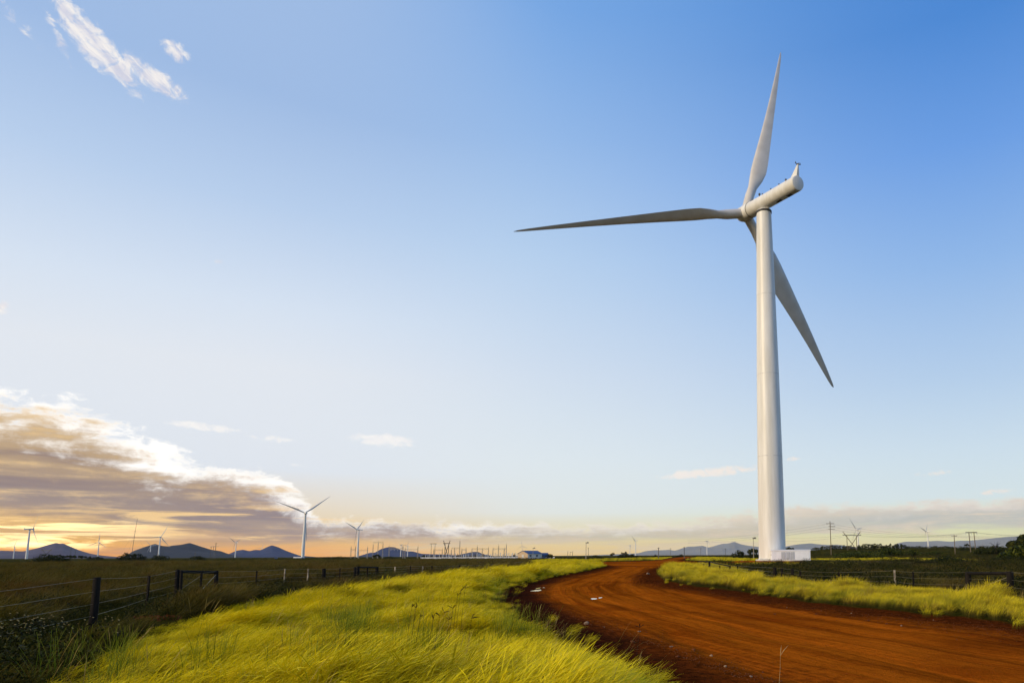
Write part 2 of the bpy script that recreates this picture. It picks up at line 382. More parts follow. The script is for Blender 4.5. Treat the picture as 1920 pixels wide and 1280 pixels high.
def vnoise(P, s):
    q = P * s + 1000; i = np.floor(q).astype(int); f = q - i; f = f * f * (3 - 2 * f)
    g = lambda a, b: _lat[(i[:, 0] + a) % 256, (i[:, 1] + b) % 256]
    return (g(0, 0) * (1 - f[:, 0]) + g(1, 0) * f[:, 0]) * (1 - f[:, 1]) + (g(0, 1) * (1 - f[:, 0]) + g(1, 1) * f[:, 0]) * f[:, 1]
def sstep(x, a, b):
    t = np.clip((x - a) / (b - a), 0, 1); return t * t * (3 - 2 * t)
TB = np.array([21.62, 147.6])           # foot of the big turbine
def terrain(P, full=False):
    P = np.asarray(P, float).reshape(-1, 2)
    d = np.hypot(P[:, 0], P[:, 1]); azp = np.arctan2(P[:, 0], P[:, 1])
    e, _ = dist_line(ROAD, P); ins = inside(ROAD, P); sd = np.where(ins, e, -e)
    z = (vnoise(P, .25) - .5) * .16 * sstep(-sd, .3, 3) + (vnoise(P, 1.3) - .5) * .05 * sstep(-sd, -.3, .5)
    z += .13 * sstep(-sd, -.1, 1.6) * sstep(d, 120, 50) * sstep(P[:, 0], 6, 0)
    z += (vnoise(P, .8) - .5) * .05 * sstep(sd, 0, .5) * sstep(d, 200, 100) + (vnoise(P, 2.7) - .5) * .035 * sstep(sd, 2.2, .2) * sstep(d, 80, 40)
    z -= .03 * sstep(sd, 0, 1.5)
    on = sd > -.2
    if on.any():
        ac, al = dist_line(OUTER, P[on], False); w = ac + (vnoise(P[on], .22) - .5) * 1.6; f = sstep(sd[on], .2, 1.2) * sstep(d[on], 110, 60)
        for c0, dep in ((2.3, .05), (3.9, .05), (5.6, .035), (7.3, .04), (9.6, .03)): z[on] -= f * dep * np.exp(-((w - c0) / .22) ** 2) * (.4 + .9 * vnoise(P[on] + 300, .35))
        for c0, dep in ((3.1, .03), (6.5, .03)): z[on] += f * dep * np.exp(-((w - c0) / .5) ** 2) * vnoise(P[on] + 90, .6)
        z[on] += .10 * np.exp(-((sd[on] - 1.3) / .7) ** 2) * (vnoise(P[on], 1.1) * vnoise(P[on], 3.1)) * sstep(d[on], 90, 40)
    z += 5.5 * sstep(d, 170, 520) * sstep(azp, .10, .24) * sstep(d, 6000, 2000)
    z += .42 * sstep(np.hypot(P[:, 0] - TB[0] - 3, P[:, 1] - TB[1]), 16, 9)
    near = d < 3; z[near] *= .3
    return (z, sd) if full else z
def tz(x, y): return float(terrain([[x, y]])[0])

# ------------------------------------------------------------------ ground and road
def grid():
    rings = np.concatenate([[.6, 1.2, 2, 3], np.exp(np.arange(math.log(4), math.log(75), .0095)), np.exp(np.arange(math.log(75), math.log(8800), .045)), [8800]])
    a = np.concatenate([np.radians(np.arange(-180, -52, 6)), np.radians(np.arange(-50, 35, .25)), np.radians(np.arange(38, 180, 6))])
    A, D = np.meshgrid(a, rings); P = np.stack([np.sin(A).ravel() * D.ravel(), np.cos(A).ravel() * D.ravel()], 1)
    nr, na = len(rings), len(a)
    z, sd = terrain(P, True)
    v, u = dist_line(OUTER, P, False)
    i, k = np.meshgrid(np.arange(nr - 1), np.arange(na), indexing='ij'); k2 = (k + 1) % na
    Q = np.stack([i * na + k, i * na + k2, (i + 1) * na + k2, (i + 1) * na + k], -1).reshape(-1, 4)
    onroad = sd[Q].mean(1) > 0
    vl = np.where(inside(VERGE_L, P) | inside(VERGE_R, P), 1.0, 0.0)
    for q in FAR_STRIPS: vl[inside(q, P)] = 1.0
    out = []
    for name, mask in (('ground', ~onroad), ('dirt_road', onroad)):
        q = Q[mask][:, ::-1]; use, inv = np.unique(q, return_inverse=True); inv = inv.reshape(-1, 4)
        me = bpy.data.meshes.new(name); n = len(use)
        co = np.concatenate([P[use], z[use, None]], 1).astype(np.float32)
        me.vertices.add(n); me.vertices.foreach_set('co', co.ravel())
        me.loops.add(inv.size); me.loops.foreach_set('vertex_index', inv.ravel().astype(np.int32))
        me.polygons.add(len(inv)); me.polygons.foreach_set('loop_start', np.arange(0, inv.size, 4, dtype=np.int32))
        me.polygons.foreach_set('use_smooth', np.ones(len(inv), bool))
        for an, val in (('road', sd[use]), ('across', v[use]), ('along', u[use]), ('verge', vl[use])):
            t = me.attributes.new(an, 'FLOAT', 'POINT'); t.data.foreach_set('value', val.astype(np.float32))
        me.update(calc_edges=True); me.validate(); out.append(me)
    return out
def attr(nt, name):
    n = nt.nodes.new('ShaderNodeAttribute'); n.attribute_name = name; return X(nt, n.outputs['Fac'])
def earth_mat():
    m, nt, bs = new_mat('red_earth_and_field')
    p = pos(nt); rd, ac, al, vg = [attr(nt, k) for k in ('road', 'across', 'along', 'verge')]
    track = noise(nt, vec(nt, al * .045, ac * 1.5, 0), 1, 6, .68, .5)
    track2 = noise(nt, vec(nt, al * .10, ac * 5.5, 3), 1, 4, .6)
    blot = noise(nt, p, .30, 4, .55); damp = noise(nt, p, .085, 3, .5); grit = noise(nt, p, 5.0, 6, .7); fine = noise(nt, p, 26, 4, .7)
    c = mix(nt, (track * .7 + grit * .3).step(.32, .66), (.160, .030, .0018), (.52, .118, .0055))
    c = mix(nt, track2.step(.54, .72) * .45, c, (.15, .026, .002))
    c = mix(nt, damp.step(.48, .62) * (ac + damp * 4.0).step(6.5, 11.5) * .85, c, (.085, .015, .0022))
    c = mix(nt, blot.step(.50, .68) * .55, c, (.18, .030, .002))
    c = mix(nt, grit.step(.56, .75) * .5, c, (.11, .019, .002))
    c = mix(nt, fine.step(.60, .74) * .45, c, (.46, .13, .014))
    # loose darker spoil and damp clay along both edges of the road
    edge = (rd + (blot - .5) * 2.2 + (grit - .5) * 1.2).step(2.9, .5)
    mud = mix(nt, grit.step(.4, .62), (.032, .008, .003), (.105, .022, .005))
    mud = mix(nt, fine.step(.62, .75) * .5, mud, (.22, .075, .025))
    c = mix(nt, edge * .9, c, mud)
    wet_shade = (ac + (blot - .5) * 1.2).step(1.9, .8) * al.step(3, 14) * al.step(52, 38)  # wet mud by the left bank, the grass bank's shade painted in with it
    c = mix(nt, wet_shade * .8, c, (.026, .008, .005))
    # field soil and dead litter off the road
    fld = mix(nt, noise(nt, p, .12, 5, .6).step(.38, .62), (.028, .028, .0045), (.075, .058, .010))
    fld = mix(nt, noise(nt, p, 1.5, 5, .6).step(.5, .68) * .6, fld, (.012, .013, .004))
    fld = mix(nt, vg * .9, fld, mix(nt, grit.step(.4, .6), (.026, .026, .004), (.07, .058, .006)))
    off = (rd + (grit - .5) * .5 + (blot - .5) * .6).step(-.15, -.75)
    c = mix(nt, off, c, fld)
    nt.links.new(c.s, bs.inputs['Base Color'])
    nt.links.new((wet_shade * -.28 + .93).s, bs.inputs['Roughness']); bs.inputs['Specular IOR Level'].default_value = 0.0
    bump(nt, bs, grit * .6 + fine * .35 + track * 1.0 + track2 * .6 + edge * grit * 1.6, 1.0, .09)
    return m
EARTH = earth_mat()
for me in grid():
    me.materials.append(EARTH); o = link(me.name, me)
    tag(o, {'ground': 'dark olive field and grassy verges stretching flat to the hills', 'dirt_road': 'wide rust red dirt road curving towards the large turbine'}[me.name], kind='structure')

# puddles lying in the road
def water_mat():
    m, nt, bs = new_mat('puddle_water'); bs.inputs['Base Color'].default_value = (.05, .02, .012, 1); bs.inputs['Roughness'].default_value = .04
    bs.inputs['Specular IOR Level'].default_value = 1.0; bs.inputs['Coat Weight'].default_value = 1.0; bs.inputs['Coat Roughness'].default_value = .02
    bump(nt, bs, noise(nt, pos(nt), 9, 2), .02, .01); return m
M['water'] = water_mat()
for (px, py, wx, wy) in [(1004, 1107.5, 9, 1.9), (1009, 1102.5, 3.5, .9), (1018, 1101.5, 2, .7), (1114, 1118.6, 5.5, 1.2), (1125.5, 1118, 2.6, 1.0)]:
    c = ground_pt(px, py); ex = abs(ground_pt(px + wx, py)[0] - c[0]); ey = abs(ground_pt(px, py - wy)[1] - ground_pt(px, py + wy)[1]) / 2
    z0 = tz(*c); mb = MB(); n = 40; ring = []
    for k in range(n):
        a = 2 * math.pi * k / n; r = 1 + .16 * math.sin(2 * a + px) + .10 * math.sin(3 * a + py) + .05 * math.sin(7 * a + px)
        ring.append((math.cos(a) * ex * r, math.sin(a) * ey * r, 0))
    mb.add([(0, 0, 0)] + ring, [(0, 1 + k, 1 + (k + 1) % n) for k in range(n)])
    zz = max(tz(c[0] + q[0], c[1] + q[1]) for q in ring[::2])
    o = mb.build('puddle', M['water'], loc=(c[0], c[1], (z0 + zz) / 2 + .004)); tag(o, 'small puddle of rain water reflecting sky in the red road', kind='structure')

# ------------------------------------------------------------------ hills
def hill_mat(name, a, b):
    m, nt, bs = new_mat(name); p = pos(nt); n = noise(nt, p, .0016, 7, .62); n2 = noise(nt, p, .009, 5, .6)
    nt.links.new(mix(nt, n.step(.42, .60) * .7 + n2.step(.5, .62) * .3, a, b).s, bs.inputs['Base Color']); bs.inputs['Roughness'].default_value = .95
    bs.inputs['Specular IOR Level'].default_value = .05
    return m
H1 = hill_mat('hill_scrub', (.007, .010, .020), (.034, .036, .036)); H2 = hill_mat('hill_far', (.030, .030, .055), (.055, .050, .080)); H5 = hill_mat('hill_pale_haze', (.075, .085, .10), (.13, .135, .14)); H3 = hill_mat('hill_blue', (.018, .028, .075), (.034, .044, .10)); H4 = hill_mat('hill_purple', (.035, .024, .050), (.085, .060, .085))  # blue, purple and pale tints hold distance haze painted into the hills
def hill(d, prof, mat, label, depth):
    xs = [p[0] for p in prof]; n = max(60, int((xs[-1] - xs[0]) / 2.2)); X_ = np.linspace(xs[0], xs[-1], n)
    Yp = np.interp(X_, xs, [p[1] for p in prof])
    ks = np.exp(-np.linspace(-1.6, 1.6, 5) ** 2); Yp[2:-2] = np.convolve(Yp, ks / ks.sum(), 'valid')
    rows = 27; vs = []; fs = []
    for j in range(rows):
        t = j / (rows - 1) * 2 - 1
        for i in range(n):
            x, y = at(X_[i], d + t * depth)
            h = max(0, z_at(X_[i], Yp[i], d))
            fall = (1 - abs(t)) ** .9 * (1 - .22 * math.sin(math.pi * abs(t)))
            q = np.array([[x, y]])
            g = (vnoise(q, .0022)[0] - .5) * .55 + (vnoise(q, .0075)[0] - .5) * .28
            vs.append((x, y, h * (fall + g * fall * (1 - fall) * 3.4) - 1.5 * (abs(t) > .99)))
    for j in range(rows - 1):
        for i in range(n - 1): fs.append((j * n + i, j * n + i + 1, (j + 1) * n + i + 1, (j + 1) * n + i))
    mb = MB(); mb.add(vs, fs); o = mb.build('hill', mat, smooth=True, angle=180); tag(o, label, kind='structure')
hill(7500, [(-130, 1043), (-60, 1034), (0, 1031.5), (42, 1033), (66, 1027.5), (90, 1020), (102, 1016.8), (109, 1019), (114, 1017.6), (127, 1023), (147, 1031), (167, 1037), (192, 1041), (240, 1045)], H4, 'hazy purple mountain with twin summits under the sunset', 900)
hill(5200, [(225, 1044), (240, 1038.5), (247, 1033), (267, 1025.5), (288, 1018.8), (300, 1022.5), (313, 1023.7), (322, 1022), (338, 1020.5), (353, 1017), (375, 1024), (395, 1030), (413, 1032.5), (428, 1038), (455, 1044)], H1, 'long dark hill behind the pair of turbines at the left', 900)
hill(6000, [(415, 1044), (428, 1038), (443, 1031.5), (455, 1029.8), (467, 1032.6), (477, 1030), (488, 1030.8), (497, 1026), (508, 1021.3), (520, 1025), (537, 1032.5), (562, 1041), (600, 1044)], H3, 'dark blue conical hill left of the tallest distant turbine', 1000)
hill(7000, [(655, 1043.5), (672, 1042), (695, 1035), (701, 1036), (715, 1028), (728, 1024.8), (739, 1025), (750, 1030), (763, 1033), (774, 1033), (790, 1037.5), (832, 1039), (880, 1042)], H3, 'rounded blue hill behind the switchyard gantries', 800)
hill(9500, [(845, 1042.5), (873, 1036.7), (887, 1033.8), (897, 1034), (905, 1038), (925, 1042)], H2, 'tiny pale peak above the switchyard equipment', 1500)
hill(26000, [(1090, 1041), (1150, 1038.5), (1197, 1036.5), (1210, 1032.5), (1227, 1030.8), (1243, 1030.8), (1255, 1029.8), (1265, 1032), (1280, 1027), (1290, 1024), (1302, 1024), (1318, 1022.4), (1328, 1026), (1345, 1021.5), (1355, 1018.6), (1366, 1018.4), (1377, 1014.8), (1390, 1020), (1407, 1023), (1423, 1024.5), (1450, 1027), (1473, 1024), (1497, 1019.8), (1520, 1017.8), (1535, 1019.6), (1553, 1021), (1570, 1020.3), (1587, 1022.4), (1640, 1030), (1690, 1037)], H5, 'pale jagged mountain range beyond the large turbine', 1900)
hill(25500, [(1660, 1034), (1683, 1018), (1698, 1014.8), (1733, 1014.8), (1758, 1013), (1783, 1014.8), (1800, 1013), (1817, 1013), (1850, 1010), (1867, 1008), (1883, 1006.5), (1898, 1005.5), (1920, 1004.5), (1990, 1003), (2080, 1018), (2200, 1034)], H5, 'pale blue mountain ridge at the right behind the power poles', 1800)

# ------------------------------------------------------------------ wind turbines
TAU, LB, OV = .0778, 51.7, 6.9
def blade_mesh(detail=True, PITCH=8, CH=1.0):
    st = [(.0, 1.15, 1.0, 0), (.03, 1.12, 1.0, 0), (.07, 1.15, .92, 6), (.12, 1.9, .56, 14), (.17, 2.9, .36, 13), (.22, 3.35, .28, 11), (.28, 3.25, .24, 9), (.4, 2.65, .20, 6), (.55, 1.98, .18, 3.5), (.7, 1.42, .17, 1.5), (.85, .92, .16, 0), (.95, .56, .15, -1), (.985, .36, .14, -1), (1.0, .10, .2, -1)]
    n = 18 if detail else 8; vs, fs, tn = [], [], []
    if not detail: st = [st[i] for i in (0, 2, 4, 5, 7, 9, 11, 13)]
    for s, ch, th, tw in st:
        if th < .9: ch = ch * (1 + (CH - 1) * min(1, (.92 - th) / .5))
        circ = max(0, min(1, (th - .3) / .6)); z = s * LB; c = ch * (2 if s < .08 else 1) if False else ch
        w = max(ch, 1.15 * 2 * circ * .95) if circ > 0 else ch
        for k in range(n):
            a = 2 * math.pi * k / n
            # airfoil: leading edge towards -X, trailing edge towards +X
            xc = (1 - math.cos(a)) / 2
            yt = 5 * th * (.2969 * math.sqrt(max(xc, 0)) - .126 * xc - .3516 * xc ** 2 + .2843 * xc ** 3 - .1036 * xc ** 4)
            ax, ay = (xc - .32) * ch, (yt if a < math.pi else -yt) * ch
            cx, cy = -math.cos(a) * 1.1, math.sin(a) * 1.1
            x = ax * (1 - circ) + cx * circ; y = ay * (1 - circ) + cy * circ
            r = math.radians(-tw - PITCH); x, y = x * math.cos(r) - y * math.sin(r), x * math.sin(r) + y * math.cos(r)
            vs.append((x, y, 1.3 + z * (LB - 1.3) / LB)); tn.append(s)
    m = len(st)
    for i in range(m - 1):
        for k in range(n): fs.append((i * n + k, (i + 1) * n + k, (i + 1) * n + (k + 1) % n, i * n + (k + 1) % n))
    fs += [tuple(range(n)), tuple(range((m - 1) * n, m * n))[::-1]]
    # pre-bend and coning towards the wind (+Y)
    vs = [(x, y + 7.25 * (z / LB) * (.55 + .45 * z / LB), z) for x, y, z in vs]
    mb = MB(); mb.add(vs, fs); return mb
def turbine_parts(detail):
    n = 48 if detail else 12
    P = {}
    t = MB(); t.lathe([(2.82, 0), (2.80, 6), (2.66, 22), (2.42, 40), (2.08, 58), (1.78, 72), (1.64, 78.0)], n); P['tower'] = t.mesh('tower', M['turbine_white'], True, 40)
    b = MB(); b.lathe([(3.55, -.5), (3.55, .14), (3.45, .20), (2.85, .22)], n); P['foundation'] = b.mesh('foundation', M['concrete'], True, 30)
    k = MB(); k.lathe([(1.38, -11.72), (1.56, -11.64), (1.66, -11.35), (1.68, -10.8), (1.68, -1.0), (1.72, 1.6), (1.78, 2.6), (1.80, 4.4), (1.78, 4.5)], n if detail else 10, 'Y')
    P['nacelle'] = k.mesh('nacelle', M['turbine_white'], True, 40)
    h = MB(); h.lathe([(1.74, 4.55), (1.80, 5.0), (1.84, 6.8), (1.72, 7.9), (1.35, 8.7), (.8, 9.2), (.1, 9.35)], n if detail else 10, 'Y'); P['hub'] = h.mesh('hub', M['turbine_white'], True, 40)
    P['blade'] = blade_mesh(detail).mesh('blade', M['blade_white'], True, 60)
    y = MB(); y.lathe([(1.80, 77.6), (1.80, 78.35)], n if detail else 10); P['yaw_ring'] = y.mesh('yaw_ring', M['dark_gap'], True, 40)
    f = MB()
    f.add([(-.38, -11.55, 1.45), (.38, -11.55, 1.45), (.38, -9.4, 1.58), (-.38, -9.4, 1.58), (-.08, -11.6, 4.2), (.08, -11.6, 4.2), (.08, -11.25, 4.2), (-.08, -11.25, 4.2)], [(0, 3, 2, 1), (4, 5, 6, 7), (0, 1, 5, 4), (1, 2, 6, 5), (2, 3, 7, 6), (3, 0, 4, 7)])
    P['mast_fin'] = f.mesh('mast_fin', M['turbine_white'])
    return P
FAR_T = None
def turbine(loc, psi, phi, label, detail=False, group=None, dphi=(0, 0, 0), P=None):
    root = empty('wind_turbine', loc, psi, label, 'wind turbine', group)
    link('foundation', P['foundation'], root); link('tower', P['tower'], root)
    tilt = Matrix.Translation((0, 0, 80)) @ Matrix.Rotation(TAU, 4, 'X')
    if not detail: link('yaw_ring', P['yaw_ring'], root)
    nac = link('nacelle', P['nacelle'], root); nac.matrix_local = tilt
    hub = link('hub', P['hub'], root); hub.matrix_local = tilt
    fin = link('mast_fin', P['mast_fin'], nac)
    for k in range(3):
        b = link('blade', P['blade'], root)
        b.matrix_local = tilt @ Matrix.Translation((0, OV, 0)) @ Matrix.Rotation(phi + dphi[k] + k * 2 * math.pi / 3, 4, 'Y')
    return root, nac, hub
PN, PF = turbine_parts(True), turbine_parts(False)
main, nac, hub = turbine((TB[0], TB[1], tz(*TB) + .05), .5378, .2988, 'huge white wind turbine standing alone beside the red dirt road', True, None, (0, -.0363, -.0423), PN)
for c, f in zip([c for c in main.children if c.name.startswith('blade')], (1, .983, 1.055)): c.scale = (1, f, f)
for c, (p, w) in zip([c for c in main.children if c.name.startswith('blade')], ((14, 1.15), (-14, 1.85), (42, .92))): c.data = blade_mesh(True, p, w).mesh('blade', M['blade_white'], True, 60)
MB().lathe([(1.70, 77.35), (1.78, 77.4), (1.78, 77.8), (1.70, 77.85)], 48).build('yaw_ring', M['dark_gap'], main, True)
for z in (22, 40, 58):
    r = np.interp(z, [6, 22, 40, 58, 72], [2.80, 2.66, 2.42, 2.08, 1.78]); MB().lathe([(r - .02, z - .09), (r + .012, z - .07), (r + .012, z + .07), (r - .02, z + .09)], 48).build('flange_ring', M['seam'], main, True)
MB().lathe([(2.84, .2), (2.98, .25), (2.98, .42), (2.84, .46)], 48).build('base_flange', M['seam'], main, True)
MB().lathe([(1.70, 4.40), (1.86, 4.42), (1.86, 4.56), (1.70, 4.58)], 40, 'Y').build('rotor_ring', M['dark_gap'], nac, True)
for k in range(3):
    cr = MB().lathe([(1.10, 1.55), (1.19, 1.58), (1.19, 1.72), (1.10, 1.75)], 30).build('root_collar', M['seam'], hub, True)
    cr.matrix_local = Matrix.Translation((0, OV, 0)) @ Matrix.Rotation(.2988 + k * 2 * math.pi / 3, 4, 'Y')
for (y, w, l) in ((-9.0, .95, 1.5), (-5.6, .7, 1.5)): MB().box((0, y, -1.66), (w, l, .12)).build('vent_hatch', M['dark_gap'], nac)
for (y, s) in ((2.6, .5),):
    hd = MB(); hd.box((-1.35, y, 1.18), (.08, 1.0, .10)); hd.box((-1.28, y + .5, 1.02), (.08, .10, .45)); hd.build('hatch_handle', M['dark_gap'], nac)
for y in (-.6, -3.6, -6.4): MB().lathe([(.12, 0), (.12, .28), (.04, .34)], 10).build('roof_lug', M['dark_gap'], nac, True, loc=(-.9, y, 1.40))
MB().lathe([(.10, 0), (.10, .35), (.24, .4), (.24, .7), (.08, .82)], 12).build('beacon_light', M['dark_gap'], nac, True, loc=(-.55, .9, 1.6))
MB().lathe([(.10, 0), (.2, .15), (.2, .45), (.06, .55)], 12).build('beacon_light', M['dark_gap'], nac, True, loc=(-.5, -8.2, 1.62))
vn = MB(); vn.box((0, -11.42, 4.26), (1.5, .14, .12)); vn.box((.0, -11.42, 4.26), (.14, .9, .12)); vn.tube((-.65, -11.42, 4.30), (-.65, -11.42, 4.62), .07, n=8); vn.tube((.65, -11.42, 4.30), (.65, -11.42, 4.62), .07, n=8); vn.build('wind_sensor', M['dark_gap'], nac)

far = [  # picture column of the foot, metres ahead, yaw, rotor angle, label
    (25, 4632, 80, 20, 'small white turbine at far left before the orange sunset glow'),
    (49.5, 1883, -35, 32, 'tall white turbine just left of the purple mountain'),
    (182.8, 3542, 60, 4, 'white turbine rising at the right foot of the purple mountain'),
    (280.8, 4648, 40, 80, 'short white turbine on the left flank of the long dark hill'),
    (297, 2667, 20, 24, 'taller white turbine of the pair before the long dark hill'),
    (440.8, 3799, 80, 64, 'white turbine in the dip between the two dark hills'),
    (490, 6180, 60, 28, 'small white turbine in front of the dark blue conical hill'),
    (567.5, 1246, 35, 52, 'largest of the distant turbines, two blades spread wide like a V'),
    (670, 2042, 80, 52, 'grey turbine left of the rounded blue hill with blades in a V'),
    (764, 5211, 75, 36, 'small turbine in front of the rounded blue hill, right of its twin'),
    (751, 4833, -30, 48, 'shorter turbine in front of the rounded blue hill, left of its twin'),
    (978.5, 5657, 20, 112, 'small turbine rising behind the blue roofed building'),
    (1181, 5661, -60, 72, 'smaller turbine rising out of the flat topped thorn trees'),
    (1191.7, 3807, 80, 60, 'dark turbine just right of the flat topped thorn trees'),
    (1325.8, 4008, -50, 28, 'slim turbine in front of the pale jagged mountains'),
    (1610, 2406, 40, 80, 'turbine partly hidden behind the crossed timber pylon'),
    (1741.3, 2628, 50, 48, 'turbine above the tree line in front of the pale blue ridge')]
for px, d, psi, phi, lab in far:
    x, y = at(px, d); turbine((x, y, tz(x, y) - .3), math.radians(psi), math.radians(phi), lab, False, 'distant wind turbines', (0, 0, 0), PF)

# ------------------------------------------------------------------ transformer cabin at the foot
def cabin():
    d = 141.0; x0, _ = at(1447.5, d); x1, _ = at(1519, d); w = x1 - x0; ang = math.radians(-5)
    z0 = tz((x0 + x1) / 2, d); r = empty('transformer_cabin', ((x0 + x1) / 2, d, z0), ang, 'low white transformer cabin with grey louvred doors at the turbine foot', 'cabin')
    hgt, dep = z_at(1480, 1029.5, d) - z0, 3.2
    MB().box((0, dep / 2, hgt / 2 - .05), (w, dep, hgt - .35)).build('body', M['cabin_white'], r)
    MB().box((0, dep / 2, -.02), (w + .25, dep + .25, .34)).build('plinth', M['concrete'], r)
    rf = MB(); rf.add([(-w / 2 - .12, -.14, hgt - .222), (w / 2 + .12, -.14, hgt - .222), (w / 2 + .12, dep + .14, hgt - .222), (-w / 2 - .12, dep + .14, hgt - .222), (-w / 2 - .1, -.12, hgt - .06), (w / 2 + .1, -.12, hgt - .06), (w / 2 + .1, dep + .12, hgt), (-w / 2 - .1, dep + .12, hgt)], [(0, 3, 2, 1), (4, 5, 6, 7), (0, 1, 5, 4), (1, 2, 6, 5), (2, 3, 7, 6), (3, 0, 4, 7)]); rf.build('roof', M['cabin_white'], r)
    pans = [(.015, .13, 0), (.15, .275, 1), (.295, .415, 1), (.43, .545, 1), (.565, .70, 0), (.715, .85, 0), (.865, .985, 0)]
    for a, b, k in pans:
        xa, xb = -w / 2 + (a * .87 + .115) * w, -w / 2 + (b * .87 + .115) * w; hh = hgt - .75
        if k:
            fr = MB(); fr.box(((xa + xb) / 2, -.035, .28 + hh / 2), (xb - xa, .07, hh)); o = fr.build('louvred_door', M['cabin_grey'], r)
            sl = MB(); ns = 12
            for i in range(ns): sl.box(((xa + xb) / 2, -.085, .36 + (hh - .2) * i / (ns - 1)), (xb - xa - .14, .03, .07))
            sl.build('louvre_slats', M['cabin_grey'], o)
        else:
            MB().box(((xa + xb) / 2, -.025, .28 + hh / 2), (xb - xa, .05, hh)).build('panel', M['cabin_white'], r)
    o = MB().box((-w / 2 + .33 * 1, -.03, .2 + (hgt - .6) / 2), (.62, .06, hgt - .62)).build('corner_panel', M['cabin_white'], r)
    dr = MB().box((-w / 2 - .03, dep / 2, .25 + (hgt - .8) / 2), (.06, 1.3, hgt - .8)).build('end_door', M['cabin_white'], r)
    MB().box((-w / 2 - .09, dep / 2 - .45, 1.2), (.06, .06, .35)).build('handle', M['dark_gap'], dr)
cabin()

# ------------------------------------------------------------------ fences
def g(px, py): return ground_pt(px, py, .1)
def fence(name, label, posts, runs, gates=(), braces=()):
    """posts: id -> (px, py_ground, height, radius, kind); runs: lists of ids strung with wire; gates: pairs joined by a rail"""
    p0 = g(*list(posts.values())[0][:2]); root = empty(name, (p0[0], p0[1], 0), 0, label, 'fence')
    P = {}
    for k, (px, py, h, r, kind) in posts.items():
        x, y = g(px, py); z = tz(x, y); P[k] = (x - p0[0], y - p0[1], z, h)
        lean = (random.uniform(-.05, .05), random.uniform(-.03, .03)); X_, Y_ = P[k][0], P[k][1]
        mb = MB()
        if kind == 'wood':
            mb.path([(X_, Y_, z - .25), (X_ + lean[0] * .5, Y_, z + h * .5), (X_ + lean[0], Y_ + lean[1], z + h - .015), (X_ + lean[0], Y_ + lean[1], z + h)], [r * 1.06, r, r * .97, r * .86], 9)
            mb.build('post', M['post_wood'], root, True)
        else:
            mb.box((X_, Y_, z + h / 2 - .1), (r * 2, r * 1.2, h + .2), random.uniform(-.3, .3))
            mb.build('dropper', M['post_pale' if kind == 'pale' else 'post_wood'], root)
    for run in runs:
        for lev in (.97, .72, .48, .25):
            pts = []
            for i, k in enumerate(run):
                x, y, z, h = P[k]; pts.append((x, y - .05, z + min(h, 1.2) * lev))
                if i < len(run) - 1:
                    x2, y2, z2, h2 = P[run[i + 1]]
                    pts.append(((x + x2) / 2, (y + y2) / 2 - .05, (z + z2 + (min(h, 1.2) + min(h2, 1.2)) * lev) / 2 - .012))
            dm = np.mean([math.hypot(q[0] + p0[0], q[1] + p0[1]) for q in pts])
            MB().path(pts, [max(.0026, .00008 * math.hypot(q[0] + p0[0], q[1] + p0[1])) for q in pts], 4).build('wire', M['wire'], root)
    for a, b in gates:
        A, B = P[a], P[b]; hA = A[2] + A[3] * .93; hB = B[2] + B[3] * .93
        MB().tube((A[0], A[1], hA), (B[0], B[1], hB), .055, n=8).build('rail', M['post_wood'], root, True)
    for a, b in braces:
        A, B = P[a], P[b]
        MB().tube((A[0], A[1] - .06, A[2] + .2), (B[0], B[1] - .06, B[2] + B[3] * .85), .008, n=5).build('brace_wire', M['wire'], root)
def hgt(px, pyg, pyt):
    x, y = g(px, pyg); return z_at(px, pyt, math.hypot(x, y) / math.hypot(*(ray(px, pyg)[:2] / ray(px, pyg)[1]))) - .1
def mk(lst):
    out = {}
    for i, (px, pyg, pyt, r, kind) in enumerate(lst): out[i] = (px, pyg, hgt(px, pyg, pyt), r, kind)
    return out
LF = mk([(-190, 1268, 1130, .07, 'wood'), (172, 1182, 1085, .072, 'wood'), (274, 1140, 1081, .035, 'drop'), (329, 1124, 1070, .075, 'wood'), (337, 1124, 1072, .05, 'wood'), (374, 1122, 1074, .035, 'drop'), (404, 1117, 1070, .08, 'wood'),
         (479, 1106, 1069, .03, 'drop'), (532, 1100, 1068, .030, 'pale'), (576, 1097, 1067, .034, 'pale'), (607, 1096, 1066.5, .10, 'wood'), (636, 1093, 1066, .03, 'drop'), (664, 1091, 1064, .08, 'wood'), (670, 1090, 1062, .10, 'wood'), (688, 1088, 1064, .045, 'drop'), (706, 1085, 1063.5, .11, 'wood'),
         (740, 1081, 1063, .055, 'pale'), (769, 1078, 1062, .04, 'drop'), (792, 1075.5, 1061, .06, 'pale'), (809, 1074.5, 1060.5, .09, 'wood'), (828, 1072.5, 1060, .05, 'drop'), (846, 1071, 1059.5, .05, 'drop'), (862, 1070, 1058.5, .10, 'wood'), (876, 1068.5, 1058, .05, 'drop'), (891, 1067, 1057.5, .06, 'drop'),
         (894.5, 1059, 1050.8, .11, 'wood'), (906, 1058.5, 1050.8, .11, 'wood'), (917, 1064, 1056, .08, 'wood'), (926, 1063.5, 1055.5, .10, 'wood'), (943, 1060, 1052, .08, 'wood'), (957, 1061.5, 1054, .11, 'wood'), (970, 1059, 1051.5, .08, 'wood'), (978, 1058, 1051, .08, 'wood'), (985, 1057.5, 1050.5, .10, 'wood')])
fence('wire_fence', 'weathered wire fence with dark posts along the left field edge', LF, [[0, 1, 2, 3, 5, 6], [6, 7, 8, 9, 10, 11, 12, 13, 15], [15, 16, 17, 18, 19, 20, 21, 22, 23, 24, 27, 28, 30, 33]], [(3, 6), (13, 15), (25, 26)], [(5, 6), (3, 5)])
